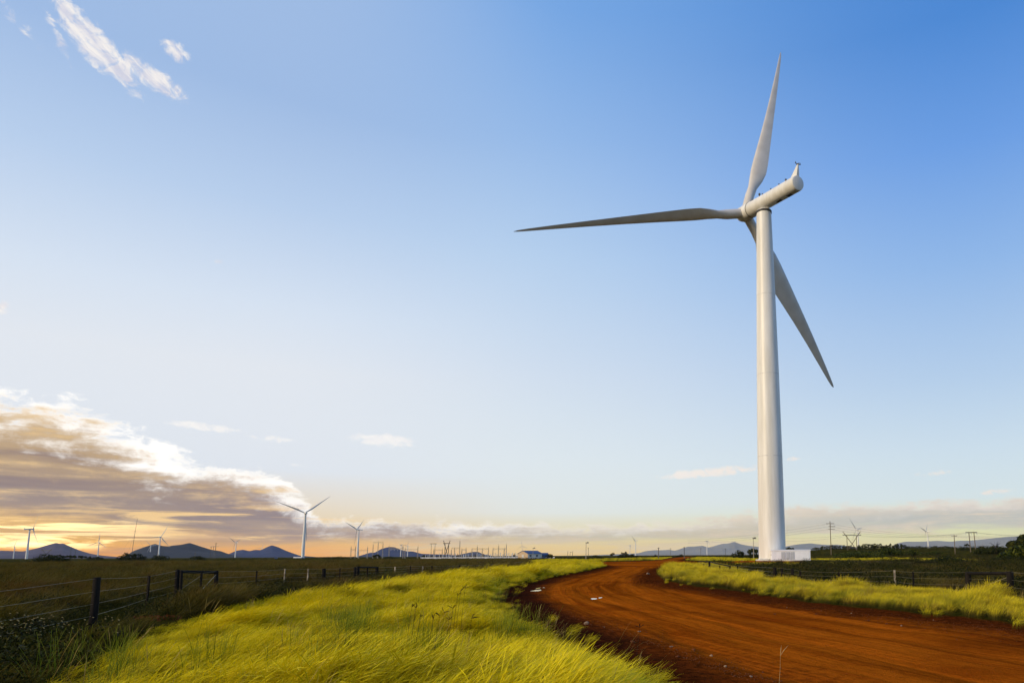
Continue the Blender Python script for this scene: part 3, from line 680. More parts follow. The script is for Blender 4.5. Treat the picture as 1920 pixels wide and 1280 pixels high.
RF = mk([(1309, 1061, 1049.5, .09, 'wood'), (1331, 1071, 1050, .10, 'wood'), (1320, 1067, 1054.3, .09, 'wood'), (1325, 1068, 1056.5, .06, 'wood'), (1328.5, 1069, 1058, .06, 'wood'), (1314, 1064, 1051, .06, 'wood'),
         (1350, 1074, 1059, .07, 'wood'), (1369, 1075, 1058.5, .10, 'wood'), (1383, 1077, 1059, .05, 'drop'), (1454, 1092, 1061, .105, 'wood'), (1467, 1092, 1062, .06, 'wood'), (1487, 1093, 1063, .085, 'wood'), (1501, 1094, 1065.5, .05, 'drop'), (1574, 1097, 1066.5, .05, 'drop'), (1679, 1108, 1066, .04, 'pale'),
         (1714, 1112, 1068, .03, 'drop'), (1816, 1117, 1069.5, .11, 'wood'), (1897, 1125, 1067.5, .115, 'wood'), (2060, 1150, 1072, .1, 'wood')])
fence('wire_fence', 'wire fence with stout dark corner posts along the right verge', RF, [[0, 5, 2, 1], [1, 6, 7, 8, 9, 10, 11, 12, 13, 14, 15, 16, 17, 18]], [(0, 1), (1, 7), (16, 17)], [(16, 17)])
BF = mk([(1417, 1058.3, 1048.5, .05, 'drop'), (1465, 1058.8, 1048, .06, 'drop'), (1508, 1059.2, 1047.5, .10, 'wood'), (1549, 1058.5, 1048.5, .05, 'drop'), (1715, 1059.5, 1051.5, .11, 'wood'), (1758, 1059, 1051.5, .11, 'wood')])
fence('wire_fence', 'sparse low fence between the cabin and the dark scrub', BF, [[0, 1, 2, 3, 4]], [(4, 5)])

# ------------------------------------------------------------------ poles, masts, pylons
def ground_z(px, d):
    x, y = at(px, d); return x, y, tz(x, y)
def pole(name, label, px, d, ytop, r, mat, parts, cat='pole', group=None):
    x, y, z = ground_z(px, d); H = z_at(px, ytop, d) - z; root = empty(name, (x, y, z), 0, label, cat, group)
    MB().path([(0, 0, -.4), (0, 0, H)], [r, r * .8], 8).build('shaft', M[mat], root, True)
    for p in parts:
        if p[0] == 'arm': MB().box((p[3] if len(p) > 3 else 0, 0, H - p[1]), (p[2], .18, .18)).build('crossarm', M[mat], root)
        elif p[0] == 'head':
            q = MB(); q.box((p[1], 0, H - .1), (abs(p[1]) * 2 + .5, .3, .35)); q.box((p[1] * 1.6, 0, H + .1), (.7, .35, .3)); q.build('lamp_head', M['dark_steel'], root)
        elif p[0] == 'ins':
            for sx in p[2]: MB().lathe([(.07, 0), (.12, .1), (.07, .2), (.12, .3), (.05, .42)], 6).build('insulator', M['porcelain'], root, loc=(sx, 0, H - p[1] + .09))
    return root, H
pole('power_pole', 'tall power pole with three staggered crossarms right of the cabin', 1558.5, 280, 976.7, .17, 'pole_wood', [('arm', .95, 3.2), ('arm', 2.1, 2.6, .7), ('arm', 3.2, 2.6, .5), ('ins', .95, (-1.4, -.5, .6, 1.4)), ('ins', 2.1, (.3, 1.8))], 'power pole')
pole('power_pole', 'single power pole with one T crossarm before the tree line', 1791, 270, 1002.5, .17, 'pole_wood', [('arm', .35, 2.2), ('ins', .35, (-.9, 0, .9))], 'power pole')
pole('lamp_post', 'slim lamp post left of the large turbine tower', 1413, 270, 1008, .14, 'steel', [('head', .4)], 'lamp post')
pole('lamp_post', 'lamp post with a camera head standing near the road junction', 1098.7, 330, 1016.7, .15, 'steel', [('head', .5)], 'lamp post')
pole('power_pole', 'bare pole right behind the lamp post at the junction', 1103, 520, 1026, .18, 'pole_wood', [('arm', .3, 1.0)], 'power pole')
pole('power_pole', 'short bare pole beside the red side road', 1234.7, 300, 1026, .18, 'dark_steel', [('arm', .2, .9)], 'power pole')
pole('power_pole', 'dark bare pole on the grass right of the red side road', 1283, 340, 1025, .18, 'dark_steel', [('arm', .2, .9)], 'power pole')
pole('power_pole', 'faint distant pole left of the slim turbine', 1314, 1300, 1027, .3, 'dark_steel', [('arm', .5, 4), ('arm', 1.8, 3)], 'power pole')
pole('power_pole', 'faint distant pole right of the slim turbine', 1360.5, 1300, 1027.5, .3, 'dark_steel', [('arm', .5, 4), ('arm', 1.8, 3)], 'power pole')
pole('power_pole', 'faint double armed pole before the pale mountains left end', 1257, 1400, 1027, .3, 'dark_steel', [('arm', .5, 5), ('arm', 2.2, 4)], 'power pole')
pole('power_pole', 'left one of two tiny poles right of the blue roofed building', 1064.5, 700, 1033, .22, 'dark_steel', [('arm', .2, 1)], 'power pole')
pole('power_pole', 'right one of two tiny poles right of the blue roofed building', 1073.5, 700, 1033, .22, 'dark_steel', [('arm', .2, 1)], 'power pole')
pole('lamp_post', 'little lamp post with a wide head right of the blue roofed building', 1069, 720, 1034.6, .15, 'dark_steel', [('head', .5)], 'lamp post')
pole('power_pole', 'grey cross armed pole in front of the long dark hill', 403, 900, 1016.5, .35, 'dark_steel', [('arm', 1.5, 4), ('arm', 5, 8), ('ins', 5, (-3.6, 3.6))], 'power pole')
pole('power_pole', 'short pole standing below the long dark hill beside a bush', 365, 700, 1035, .22, 'pole_wood', [('arm', .4, 1.4)], 'power pole')
def hframe(label, xa, xb, d, ytop, over, r=.18, mat='pole_wood', lean=0):
    xA, yA, zA = ground_z(xa, d); xB, yB, zB = ground_z(xb, d); H = z_at(xa, ytop, d) - zA; w = xB - xA
    root = empty('power_pylon', (xA, yA, zA), 0, label, 'pylon')
    for x, z in ((0, 0), (w, zB - zA)): MB().path([(x, 0, z - .3), (x - lean, 0, H)], [r, r * .85], 8).build('pole', M[mat], root, True)
    MB().box((w / 2 - lean, 0, H - .25), (w + over * 2, .3, .32)).build('crossarm', M['dark_steel'], root)
    for x in (-over * .9, w / 2, w + over * .9): MB().lathe([(.06, -.9), (.13, -.7), (.07, -.5), (.13, -.3), (.06, 0)], 6).build('insulator', M['porcelain'], root, loc=(x - lean, 0, H - .42))
    return root
hframe('tall H shaped pylon of two timber poles at the right', 1820.5, 1830, 300, 996.5, 1.4, .2, 'pole_wood', .35)
hframe('tiny H shaped pylon in front of the purple mountain', 131.5, 140, 1200, 1028.5, 2, .3, 'dark_steel')
hframe('H shaped pylon beside the cross armed pole on the dark hill', 394.5, 399, 1000, 1024, 2, .3, 'dark_steel')
hframe('H shaped pylon at the left end of the substation', 808, 815, 560, 1018.2, 1.2, .16, 'dark_steel')
def xpylon(label, xa, xb, d, ytop, ybase, mat='pole_wood', legs=True):
    x1, y1, z1 = ground_z(xa, d); x2, _, _ = ground_z(xb, d); w = x2 - x1; z1 = max(z1, z_at(xa, ybase, d)) - .3; H = z_at(xa, ytop, d) - z1
    root = empty('power_pylon', ((x1 + x2) / 2, y1, z1), 0, label, 'pylon'); r = .0009 * d * .5
    for s in (-1, 1):
        MB().tube((s * w * .5, 0, H * 1.12), (-s * w * .26, 0, 0), r, n=6).build('cross_strut', M[mat], root, True)
        if legs: MB().tube((s * w * .27, .5, H * .88), (s * w * .27, .5, -.5), r, n=6).build('leg', M[mat], root, True)
    MB().box((0, -.25, H * .92), (w * 1.05, .3, r * 2)).build('crossarm', M['dark_steel'], root)
    return root
xpylon('crossed timber pylon with a long beam right of the cabin', 1582, 1615, 380, 1000, 1030)
xpylon('X shaped steel pylon inside the substation', 830.5, 843, 540, 1016, 1042, 'dark_steel')
xp = xpylon('small V shaped pylon in front of the purple mountain', 76, 95, 1500, 1030, 1045, 'dark_steel', False)
# guyed weather mast
x, y, z = ground_z(246, 950); H = z_at(246, 971.7, 950) - z; r = empty('weather_mast', (x, y, z), 0, 'very thin tall guyed mast left of the long dark hill', 'mast')
MB().path([(0, 0, 0), (1.6, 0, H * .6), (3.2, 0, H)], [.28, .24, .16], 5).build('shaft', M['dark_steel'], r)
for k in range(3):
    a = k * 2.094 + .4; MB().tube((1.7, 0, H * .7), (math.cos(a) * 20, math.sin(a) * 20, 0), .03, n=4).build('guy_wire', M['cable'], r)
for hh in (.55, .8, .98): MB().box((3.2 * hh, 0, H * hh), (1.6, .12, .12)).build('boom', M['dark_steel'], r)
# power lines
def cable(label, pts, rad, sag=1.0):
    mb = MB(); P = []
    for (a, b) in zip(pts[:-1], pts[1:]):
        for k in range(12):
            t = k / 12; P.append((a[0] + (b[0] - a[0]) * t, a[1] + (b[1] - a[1]) * t, a[2] + (b[2] - a[2]) * t - sag * 4 * t * (1 - t)))
    P.append(pts[-1]); o = P[0]; mb.path([(p[0] - o[0], p[1] - o[1], p[2] - o[2]) for p in P], rad, 4)
    tag(mb.build('power_line', M['cable'], loc=o), label, 'power line', 'overhead lines at the right')
def P3(px, py, d): x, y = at(px, d); return (x, y, z_at(px, py, d))
for k, (ya, yb, yc) in enumerate([(981.2, 1003, 990), (986.5, 1004.5, 993), (991.6, 1006, 996)]):
    cable(['topmost overhead cable strung from the three armed power pole', 'middle overhead cable strung from the three armed power pole', 'lowest overhead cable strung from the three armed power pole'][k],
          [P3(1290, 1012 + 3 * k, 420), P3(1557, ya, 280), P3(1791 - k, yb, 270), P3(2080, yc + 4, 240)], .022, 1.2)
for k in range(2):
    cable(['upper cable on the timber H pylon crossing the sky at right', 'lower cable on the timber H pylon crossing the sky at right'][k], [P3(1440, 1005 + k * 8, 520), P3(1598, 1001.5 + k * 2, 380), P3(1818 + 14 * k, 997.5, 300), P3(2080, 992 + 6 * k, 240)], .026, 1.6)

# ------------------------------------------------------------------ substation
SD = 520
def gantry(label, cols, ybeam, d=SD, base=1044):
    xs = [at(c[0], d)[0] for c in cols]; x0 = xs[0]; root = empty('switchyard_gantry', (x0, d, tz(x0, d)), 0, label, 'gantry', 'steel gantries of the substation')
    for (px, yt, r), x in zip(cols, xs):
        H = z_at(px, yt, d) - tz(x0, d); m = MB(); w = .34
        for sx in (-1, 1):
            for sy in (-1, 1): m.tube((x - x0 + sx * w, sy * w, 0), (x - x0 + sx * .12, sy * .12, H * .86), .06, n=4)
        for i in range(7):
            a, b = H * .86 * i / 7, H * .86 * (i + 1) / 7; wa, wb = w - (w - .12) * i / 7, w - (w - .12) * (i + 1) / 7; s = 1 if i % 2 else -1
            for sy in (-1, 1): m.tube((x - x0 - s * wa, sy * wa, a), (x - x0 + s * wb, sy * wb, b), .04, n=4)
        m.tube((x - x0, 0, H * .84), (x - x0, 0, H), .09, .04, 5); m.build('column', M['steel'], root)
    if ybeam:
        zb = z_at(cols[0][0], ybeam, d) - tz(x0, d); m = MB(); L = xs[-1] - x0
        for dz_ in (0, .7): m.box((L / 2, 0, zb + dz_), (L, .25, .13))
        n = max(4, int(L / 1.2))
        for i in range(n): m.tube((L * i / n, 0, zb + (.7 if i % 2 else 0)), (L * (i + 1) / n, 0, zb + (0 if i % 2 else .7)), .05, n=4)
        m.build('beam', M['steel'], root)
        for i in range(1, n, 2): MB().lathe([(.05, -1.1), (.12, -.9), (.06, -.7), (.12, -.5), (.05, 0)], 5).build('insulator', M['porcelain'], root, loc=(L * i / n, 0, zb - .06))
gantry('leftmost substation gantry of two columns behind the grey turbine', [(657.5, 1021.7, .3), (665.8, 1021, .3)], 1031)
gantry('low gantry just right of the grey turbine', [(672, 1031, .3), (688.5, 1022, .3)], 1032)
gantry('gantry with three tall lightning spikes left of the rounded blue hill', [(698.7, 1016.7, .3), (708, 1013, .3), (717, 1013, .3)], 1017, 560)
gantry('gantry column pair crossing the rounded blue hill', [(729, 1020, .3), (755, 1020, .3)], 1029)
gantry('wide gantry over the right flank of the rounded blue hill', [(759, 1024, .3), (783, 1020.7, .3)], 1030.5)
gantry('gantry between the H pylon and the X pylon', [(813, 1027, .3), (829, 1026, .3)], 1031.5)
gantry('gantry with the tall lightning spike right of the X pylon', [(846, 1027, .3), (852, 1024, .3), (861.5, 1008.3, .3)], 1028)
gantry('gantry of two slim columns in mid substation', [(865.5, 1026, .3), (873.5, 1024, .3)], 1030.5)
gantry('gantry of four columns over the white equipment', [(884.5, 1025.5, .3), (894.5, 1020, .3), (904, 1025.5, .3), (915.5, 1023, .3)], 1029.5)
gantry('rightmost substation gantry with thin spikes', [(924, 1024, .3), (934.5, 1018.5, .3), (945, 1024, .3), (949, 1016.5, .3)], 1029.5)
dv = [MB() for _ in range(3)]
dv[0].lathe([(.30, 0), (.30, 1.6), (.2, 1.65), (.2, 1.9), (.36, 2.0), (.2, 2.2), (.36, 2.35), (.2, 2.55), (.36, 2.7), (.2, 2.9), (.1, 3.1)], 7)
dv[1].box((0, 0, .6), (.35, .35, 1.2)); dv[1].lathe([(.2, 1.2), (.34, 1.4), (.2, 1.6), (.34, 1.8), (.2, 2.0), (.34, 2.2), (.1, 2.4)], 7); dv[1].box((0, 0, 2.5), (1.3, .12, .12))
dv[2].box((0, 0, .9), (1.7, 1.2, 1.8)); dv[2].lathe([(.15, 1.8), (.25, 2.0), (.15, 2.2), (.25, 2.4), (.1, 2.7)], 6)
dm = [dv[0].mesh('insulator_column', M['porcelain']), dv[1].mesh('isolator_switch', M['porcelain']), dv[2].mesh('transformer_tank', M['dark_steel'])]
labs = ['slender grey insulator column in the substation equipment rows', 'isolator switch with a crossbar in the substation equipment rows', 'squat dark transformer tank in the substation equipment rows']
px = 798
while px < 1000:
    k = random.choice([0, 0, 1, 1, 2]); d = SD + random.uniform(-10, 25); x, y, z = ground_z(px, d)
    o = link(dm[k].name, dm[k], None, (x, y, z)); o.scale = (1, 1, random.uniform(.9, 1.35)); o.rotation_euler.z = random.uniform(-.6, .6)
    tag(o, labs[k], ['insulator', 'switch', 'transformer'][k], ['insulator columns', 'isolator switches', 'transformer tanks'][k] + ' of the substation'); px += random.uniform(2.4, 4.6)
xa, ya, za = ground_z(789, 490); xb, yb, zb = ground_z(1040, 480)
rw = empty('perimeter_wall', (xa, ya, za), 0, 'long low white wall in front of the substation and building', 'wall'); n = 18
for i in range(n):
    t0, t1 = i / n, (i + 1) / n; L = xb - xa
    m = MB(); m.box((L * (t0 + t1) / 2, (yb - ya) * (t0 + t1) / 2, .42), (L / n - .12, .2, 1.0)); m.build('panel', M['wall_white'], rw)
    MB().box((L * t0, (yb - ya) * t0, .50), (.28, .3, 1.2)).build('pillar', M['wall_white'], rw)
# fuse box on the field
x, y, z = ground_z(517.8, 650); r = empty('equipment_box', (x, y, z), .2, 'little dark blue cabinet in the field left of the largest distant turbine', 'cabinet')
MB().box((0, 0, .85), (2.0, 1.4, 1.7)).build('body', M['roof_blue'], r); MB().box((0, 0, 1.76), (2.2, 1.6, .12)).build('lid', M['dark_steel'], r); MB().box((0, -.72, .9), (1.6, .06, 1.3)).build('door', M['roof_blue'], r)
x, y, z = ground_z(570, 1215); MB().box((0, 0, .8), (14, 10, 1.9)).build('turbine_pad', M['wall_white'], loc=(x + 3, y - 22, z)); o = bpy.data.objects['turbine_pad']; tag(o, 'flat white concrete pad under the largest distant turbine', 'pad')

# ------------------------------------------------------------------ building
def house(label, xa, xb, d, yr, ye, dep, roof, gable_px, wallm, gm):
    x0, y0, z0 = ground_z(xa, d); x1 = at(xb, d)[0]; w = x1 - x0; root = empty('building', (x0, y0, z0), 0, label, 'building')
    he = z_at(xa, ye, d) - z0; hr = z_at(xa, yr, d) - z0; gw = at(gable_px, d)[0] - x0
    rot = .62
    # gable end faces the camera on the left, the long side runs away to the right
    A = (0, 0); B = (gw, -2.0); ux, uy = (w - gw), 5.0
    C = (B[0] + ux, B[1] + uy); D_ = (A[0] + ux, A[1] + uy); mid = ((A[0] + B[0]) / 2, (A[1] + B[1]) / 2); mid2 = (mid[0] + ux, mid[1] + uy)
    MB_ = MB(); MB_.add([(*A, 0), (*B, 0), (*B, he), (*mid, hr - .1), (*A, he)], [(0, 1, 2, 3, 4)]); MB_.build('gable_wall', gm, root)
    q = MB(); q.add([(*B, 0), (*C, 0), (*C, he), (*B, he)], [(0, 1, 2, 3)]); q.add([(*A, 0), (*D_, 0), (*D_, he), (*A, he)], [(3, 2, 1, 0)]); q.add([(*D_, 0), (*C, 0), (*C, he), (*mid2, hr - .1), (*D_, he)], [(4, 3, 2, 1, 0)]); q.build('wall', wallm, root)
    rf = MB(); ex, ey = ux * .03, uy * .03; t = .18
    for (P_, Q_, P2, Q2) in ((B, mid, C, mid2), (A, mid, D_, mid2)):
        o1 = np.array([(P_[0] - mid[0]) * .1, (P_[1] - mid[1]) * .1])
        a = (P_[0] + o1[0] - ex, P_[1] + o1[1] - ey, he - .15); b = (P2[0] + o1[0] + ex, P2[1] + o1[1] + ey, he - .15); c = (Q2[0] + ex, Q2[1] + ey, hr); e = (Q_[0] - ex, Q_[1] - ey, hr)
        rf.add([a, b, c, e] + [(p[0], p[1], p[2] + t) for p in (a, b, c, e)], [(3, 2, 1, 0), (4, 5, 6, 7), (0, 1, 5, 4), (1, 2, 6, 5), (2, 3, 7, 6), (3, 0, 4, 7)])
    rf.build('roof', M['roof_blue'], root)
    for t0 in (.12, .58):
        p = (B[0] + ux * t0, B[1] + uy * t0); m = MB(); an = math.atan2(uy, ux)
        m.box((p[0] + ux * .06 + .03 * math.sin(an), p[1] + uy * .06 - .06, he * .55), (1.3, .1, 1.1), an); f = m.build('window', M['window_dark'], root)
        m = MB(); m.box((p[0] + ux * .06 + .03 * math.sin(an), p[1] + uy * .06 - .14, he * .55 - .65), (1.6, .2, .14), an); m.build('sill', M['wall_white'], f)
    m = MB(); m.box((gw * .5, -1.06, 1.15), (1.4, .12, 2.3), math.atan2(-2.0, gw)); m.build('door', M['house_pale'], root)
    return root
house('beige gabled building with a dark blue roof beyond the road', 971, 1014.5, 440, 1032.3, 1037.5, 8, 0, 991, M['house_pale'], M['house_beige'])
house('low blue roofed annex right of the beige gabled building', 1012, 1027, 460, 1036.4, 1039.5, 6, 0, 1016, M['roof_blue'], M['house_pale'])
pole('lamp_post', 'street lamp standing in front of the blue roofed building', 999.3, 425, 1026.7, .10, 'steel', [('head', .5)], 'lamp post')

# ------------------------------------------------------------------ trees and bushes
def leaf_cloud(lobes, n, size, flat=.6, seed=0):
    rg = np.random.default_rng(seed); mb = MB()
    vol = np.array([l[3] * l[4] * l[5] for l in lobes]) ** (2 / 3); pick = rg.choice(len(lobes), n, p=vol / vol.sum())
    zmin = min(l[2] - l[5] for l in lobes); zmax = max(l[2] + l[5] for l in lobes)
    for i in pick:
        l = lobes[i]; v = rg.normal(size=3); v /= np.linalg.norm(v); r = .62 + .44 * rg.random() ** .6
        c = np.array(l[:3]) + v * np.array(l[3:6]) * r
        s = size * rg.uniform(.5, 1.3); nrm = v * .9 + rg.normal(size=3) * .7; nrm /= np.linalg.norm(nrm)
        a = np.cross(nrm, rg.normal(size=3)); a /= np.linalg.norm(a); b = np.cross(nrm, a)
        tone = np.clip(rg.random(), 0, 1)
        mb.add([c - a * s - b * s * .3, c - b * s * flat, c + a * s, c + b * s * flat, c - a * s * .2 + b * s * .5], [(0, 1, 2, 3, 4)], [tone] * 5)
    return mb
def plant(name, label, cat, px0, px1, ytop, d, seed, kind='bush', mat='tree_leaf', group=None, n=None, ybase=None, d_real=True):
    rg = random.Random(seed); xc = (px0 + px1) / 2; x, y, z = ground_z(xc, d)
    w = (px1 - px0) / F_PX * d; H = z_at(xc, ytop, d) - z
    root = empty(name, (x, y, z), 0, label, cat, group); lobes = []
    if kind == 'umbrella':                     # flat topped thorn tree
        k = max(3, int(w / H * 3.2)); m = MB(); tr = []
        for i in range(k):
            ux = (-.5 + (i + .5) / k) * w * .86 + rg.uniform(-.04, .04) * w; uz = H * rg.uniform(.62, .82) * (1 - .25 * abs(2 * ux / w) ** 2)
            lobes.append((ux, rg.uniform(-.2, .2) * w, uz, w / k * rg.uniform(.55, .85), w / k * .8, H * rg.uniform(.15, .24))); tr.append((ux, lobes[-1][1], uz))
        r = max(.05, H * .022)
        MB().path([(0, 0, -.2), (w * .02, 0, H * .25), (w * .01, 0, H * .45)], [r * 1.5, r * 1.2, r], 7).build('trunk', M['bark'], root, True)
        for t in tr: m.path([(w * .015, 0, H * .4), (t[0] * .55, t[1] * .5, H * .62), (t[0], t[1], t[2])], [r * .8, r * .5, r * .25], 5)
        m.build('limbs', M['bark'], root, True); nn = n or 150 * k
    elif kind == 'grove':                      # several crowns grown together along a ridge
        k = max(7, min(26, int(w / H * 4.5)))
        for i in range(k):
            ux = (-.5 + (i + .5) / k) * w * .96 + rg.uniform(-.03, .03) * w; hh = H * rg.choice([.55, .62, .7, .78, .86, .95]) * (1 - .45 * abs(2 * ux / w) ** 3)
            lobes.append((ux, rg.uniform(-.3, .3) * H, hh * .50, w / k * rg.uniform(.8, 1.3), w / k, hh * .50)); lobes.append((ux + rg.uniform(-.4, .4) * w / k, 0, hh * .86, w / k * rg.uniform(.5, .9), w / k * .7, hh * .13))
        m = MB(); r = max(.05, H * .014)
        for i in range(k): a = lobes[2 * i][0]; m.path([(a, 0, -.2), (a * .99, .1, H * .3), (a, 0, H * .55)], [r * 1.3, r, r * .5], 5)
        m.build('trunks', M['bark'], root, True); nn = n or 130 * k
    else:
        k = max(4, int(w / H * 4)); k = min(k, 14)
        for i in range(k):
            ux = rg.uniform(-.42, .42) * w; fall = 1 - .55 * abs(2 * ux / w) ** 2.2; hh = H * fall * rg.uniform(.62, .92)
            lobes.append((ux, rg.uniform(-.25, .25) * w, hh * .55, w * rg.uniform(.13, .24), w * rg.uniform(.13, .22), hh * .48))
        m = MB(); r = max(.03, H * .012)
        for i in range(5): a = rg.uniform(-.3, .3) * w; m.path([(a * .3, 0, -.1), (a * .7, rg.uniform(-.1, .1) * w, H * .35), (a, rg.uniform(-.15, .15) * w, H * .72)], [r * 1.4, r, r * .4], 5)
        m.build('stems', M['bark'], root, True); nn = n or 110 * k
    size = min(H, w) * (.085 if kind == 'bush' else .075)
    leaf_cloud(lobes, nn, size, .55, seed).build('foliage' if kind == 'bush' else 'crown', M[mat], root)
    return root
B = [('bush', 'wide dark bush in the field below the purple mountain', 57, 117, 1036, 260, 'bush'), ('bush', 'small round bush at the right of the wide field bush', 112, 131, 1043, 300, 'bush'), ('thorn_tree', 'flat topped tree right of the wide bush under the purple mountain', 118, 144, 1039, 420, 'umbrella'), ('thorn_tree', 'low flat topped tree between two rounder bushes at left', 146, 162, 1040, 480, 'umbrella'),
     ('bush', 'small dark bush right of the low flat topped tree', 164, 174, 1041, 520, 'bush'), ('bush', 'dark bush at the foot of the turbine right of the purple mountain', 175, 190, 1040.5, 520, 'bush'), ('thorn_tree', 'broad dark tree at the left foot of the long dark hill', 225, 264, 1034, 380, 'grove'), ('bush', 'bush at the right end of the broad dark tree', 258, 277, 1039.5, 390, 'bush'),
     ('bush', 'rounded bush between the two turbines of the left pair', 285, 314, 1038, 420, 'bush'), ('bush', 'bush beside the short pole below the long dark hill', 358, 382, 1040.5, 430, 'bush'), ('bush', 'low dark thicket left of the grey turbine', 602, 662, 1041, 420, 'bush'), ('thorn_tree', 'flat topped tree standing before the rounded blue hill', 697, 713, 1038, 420, 'umbrella'), ('bush', 'dark domed thicket at the foot of the rounded blue hill', 712, 746, 1041.5, 380, 'bush'),
     ('bush', 'dark bushes at the left end of the substation', 790, 808, 1038, 560, 'bush'), ('bush', 'dark bush behind the X shaped pylon', 818, 835, 1039.5, 560, 'bush'), ('bush', 'small dark tree hugging the blue roofed annex', 1020, 1037, 1036.5, 440, 'bush'), ('bush', 'low bush by the lamp post at the junction', 1104, 1128, 1039.5, 500, 'bush'), ('thorn_tree', 'tiny lone umbrella tree left of the thorn tree clump', 1144, 1153, 1035.5, 480, 'umbrella'), ('thorn_tree', 'clump of flat topped thorn trees beneath two turbines', 1159, 1184, 1033, 400, 'grove'), ('bush', 'dark bush at the right end of the thorn tree clump', 1176, 1195, 1036, 410, 'bush'),
     ('bush', 'small bush beside the short bare pole at the side road', 1226, 1233, 1037.5, 500, 'bush'), ('bush', 'distant low bush on the horizon left of the side road top', 1268, 1284, 1038, 560, 'bush'), ('bush', 'big round dark bush before the pale mountains', 1372, 1400, 1029, 310, 'bush'), ('thorn_tree', 'dark tree tucked against the left of the large tower', 1402, 1422, 1025.5, 300, 'umbrella'), ('bush', 'undergrowth below the lamp post left of the large tower', 1398, 1424, 1035, 290, 'bush'), ('thorn_tree', 'flat topped tree peeping over the cabin roof', 1470, 1490, 1024.5, 300, 'umbrella'),
     ('thorn_tree', 'small tree left of the three armed power pole', 1523, 1532, 1026, 420, 'umbrella'), ('thorn_tree', 'spreading dark trees beside the three armed power pole', 1530, 1608, 1020.5, 400, 'grove'), ('thorn_tree', 'tall dark grove behind the crossed pylon', 1606, 1662, 1016.5, 400, 'grove'), ('thorn_tree', 'dark grove right of the crossed pylon', 1650, 1704, 1018, 420, 'grove'), ('bush', 'large rounded green bush right of the cabin', 1572, 1660, 1029, 215, 'bush'), ('bush', 'green bush behind the large rounded one', 1634, 1692, 1024, 250, 'bush'),
     ('bush', 'smaller green bush right of the rounded bushes', 1696, 1726, 1028, 245, 'bush'), ('thorn_tree', 'thin row of trees left of the turbine above the tree line', 1698, 1740, 1022.5, 560, 'grove'), ('thorn_tree', 'thin row of trees right of the turbine above the tree line', 1745, 1788, 1022, 560, 'grove'), ('bush', 'grey green bush left of the T armed pole', 1738, 1770, 1031, 260, 'bush'), ('bush', 'large dark round bush in front of the yellow strip', 1744, 1807, 1040, 104, 'bush'),
     ('bush', 'dense dark thicket behind the timber H pylon', 1798, 1830, 1023.5, 330, 'bush'), ('thorn_tree', 'small crown showing left of the timber H pylon', 1809, 1819, 1018.5, 420, 'umbrella'), ('bush', 'broad dark thicket right of the timber H pylon', 1832, 1890, 1020, 250, 'bush'), ('thorn_tree', 'tall umbrella tree at the right picture edge', 1886, 1960, 1001, 170, 'umbrella'), ('bush', 'leafy green tree below the umbrella tree at the right edge', 1884, 1980, 1013, 150, 'bush'), ('bush', 'low bush at the foot of the right edge trees', 1860, 1905, 1040, 140, 'bush')]
for i, (nm, lab, a, b, yt, d, kind) in enumerate(B):
    big = (b - a) > 40 or d < 200
    plant(nm, lab, 'tree' if nm == 'thorn_tree' else 'bush', a, b, yt, d, 100 + i, kind, 'bush_green' if ('green' in lab) else 'tree_leaf', n=(2600 if d < 260 and big else None))
# bare branched shrub
x, y, z = ground_z(1868, 240); r = empty('bare_shrub', (x, y, z), 0, 'leafless twiggy shrub above the thicket at right', 'shrub'); m = MB(); H = z_at(1868, 1013, 240) - z
MB().path([(0, 0, 0), (0, 0, H * .5)], [.08, .06], 6).build('trunk', M['bark'], r)
for k in range(14):
    a = random.uniform(-1.1, 1.1); m.path([(0, 0, H * .45), (math.sin(a) * H * .22, random.uniform(-.3, .3), H * .72), (math.sin(a) * H * .5, random.uniform(-.5, .5), H * random.uniform(.8, 1.0))], [.05, .035, .015], 4)
m.build('twigs', M['bark'], r)

# ------------------------------------------------------------------ grass
def tuft(nblades, rad, length, lean, width, seed, seedhead=True, spread=.6, seg=5, droop=1.0):
    rg = np.random.default_rng(seed); mb = MB()
    for _ in range(nblades):
        r = rad * math.sqrt(rg.random()); a = rg.random() * 6.283; p = np.array([r * math.cos(a), r * math.sin(a), -.03])
        L = length * rg.uniform(.6, 1.15); hd = rg.normal(0, spread); d = np.array([math.cos(hd), math.sin(hd), 0])
        e0 = math.radians(rg.uniform(62, 88)); e1 = math.radians(lean + rg.normal(0, 11)) ; pts = []
        for i in range(seg + 1):
            t = i / seg; e = e0 + (e1 - e0) * min(1, t * 1.25) ** (.8 * droop)
            pts.append(p.copy()); p = p + (d * math.cos(e) + np.array([0, 0, math.sin(e)])) * L / seg
        side = np.cross(d, [0, 0, 1]); tw = rg.normal(0, .5); side = side * math.cos(tw) + np.array([0, 0, 1]) * math.sin(tw) * .6
        w = width * rg.uniform(.7, 1.3); vs, tn = [], []; t0 = rg.uniform(-.12, .12)
        for i, q in enumerate(pts):
            t = i / seg
            k = (1 - .55 * t) if not seedhead else (.65 + 1.3 * math.exp(-((t - .78) / .17) ** 2)) * (1 if i < seg else .25)
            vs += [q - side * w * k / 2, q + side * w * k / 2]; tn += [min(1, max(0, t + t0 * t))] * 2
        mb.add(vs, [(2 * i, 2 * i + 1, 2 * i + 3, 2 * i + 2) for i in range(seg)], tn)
    return mb
def scrub_clump(seed, leaves=190):
    rg = np.random.default_rng(seed); lob = [(rg.uniform(-.3, .3), rg.uniform(-.3, .3), rg.uniform(.10, .32), rg.uniform(.2, .38), rg.uniform(.2, .38), rg.uniform(.12, .28)) for _ in range(5)]
    return leaf_cloud(lob, leaves, .034, .32, seed)
SEEN = {}
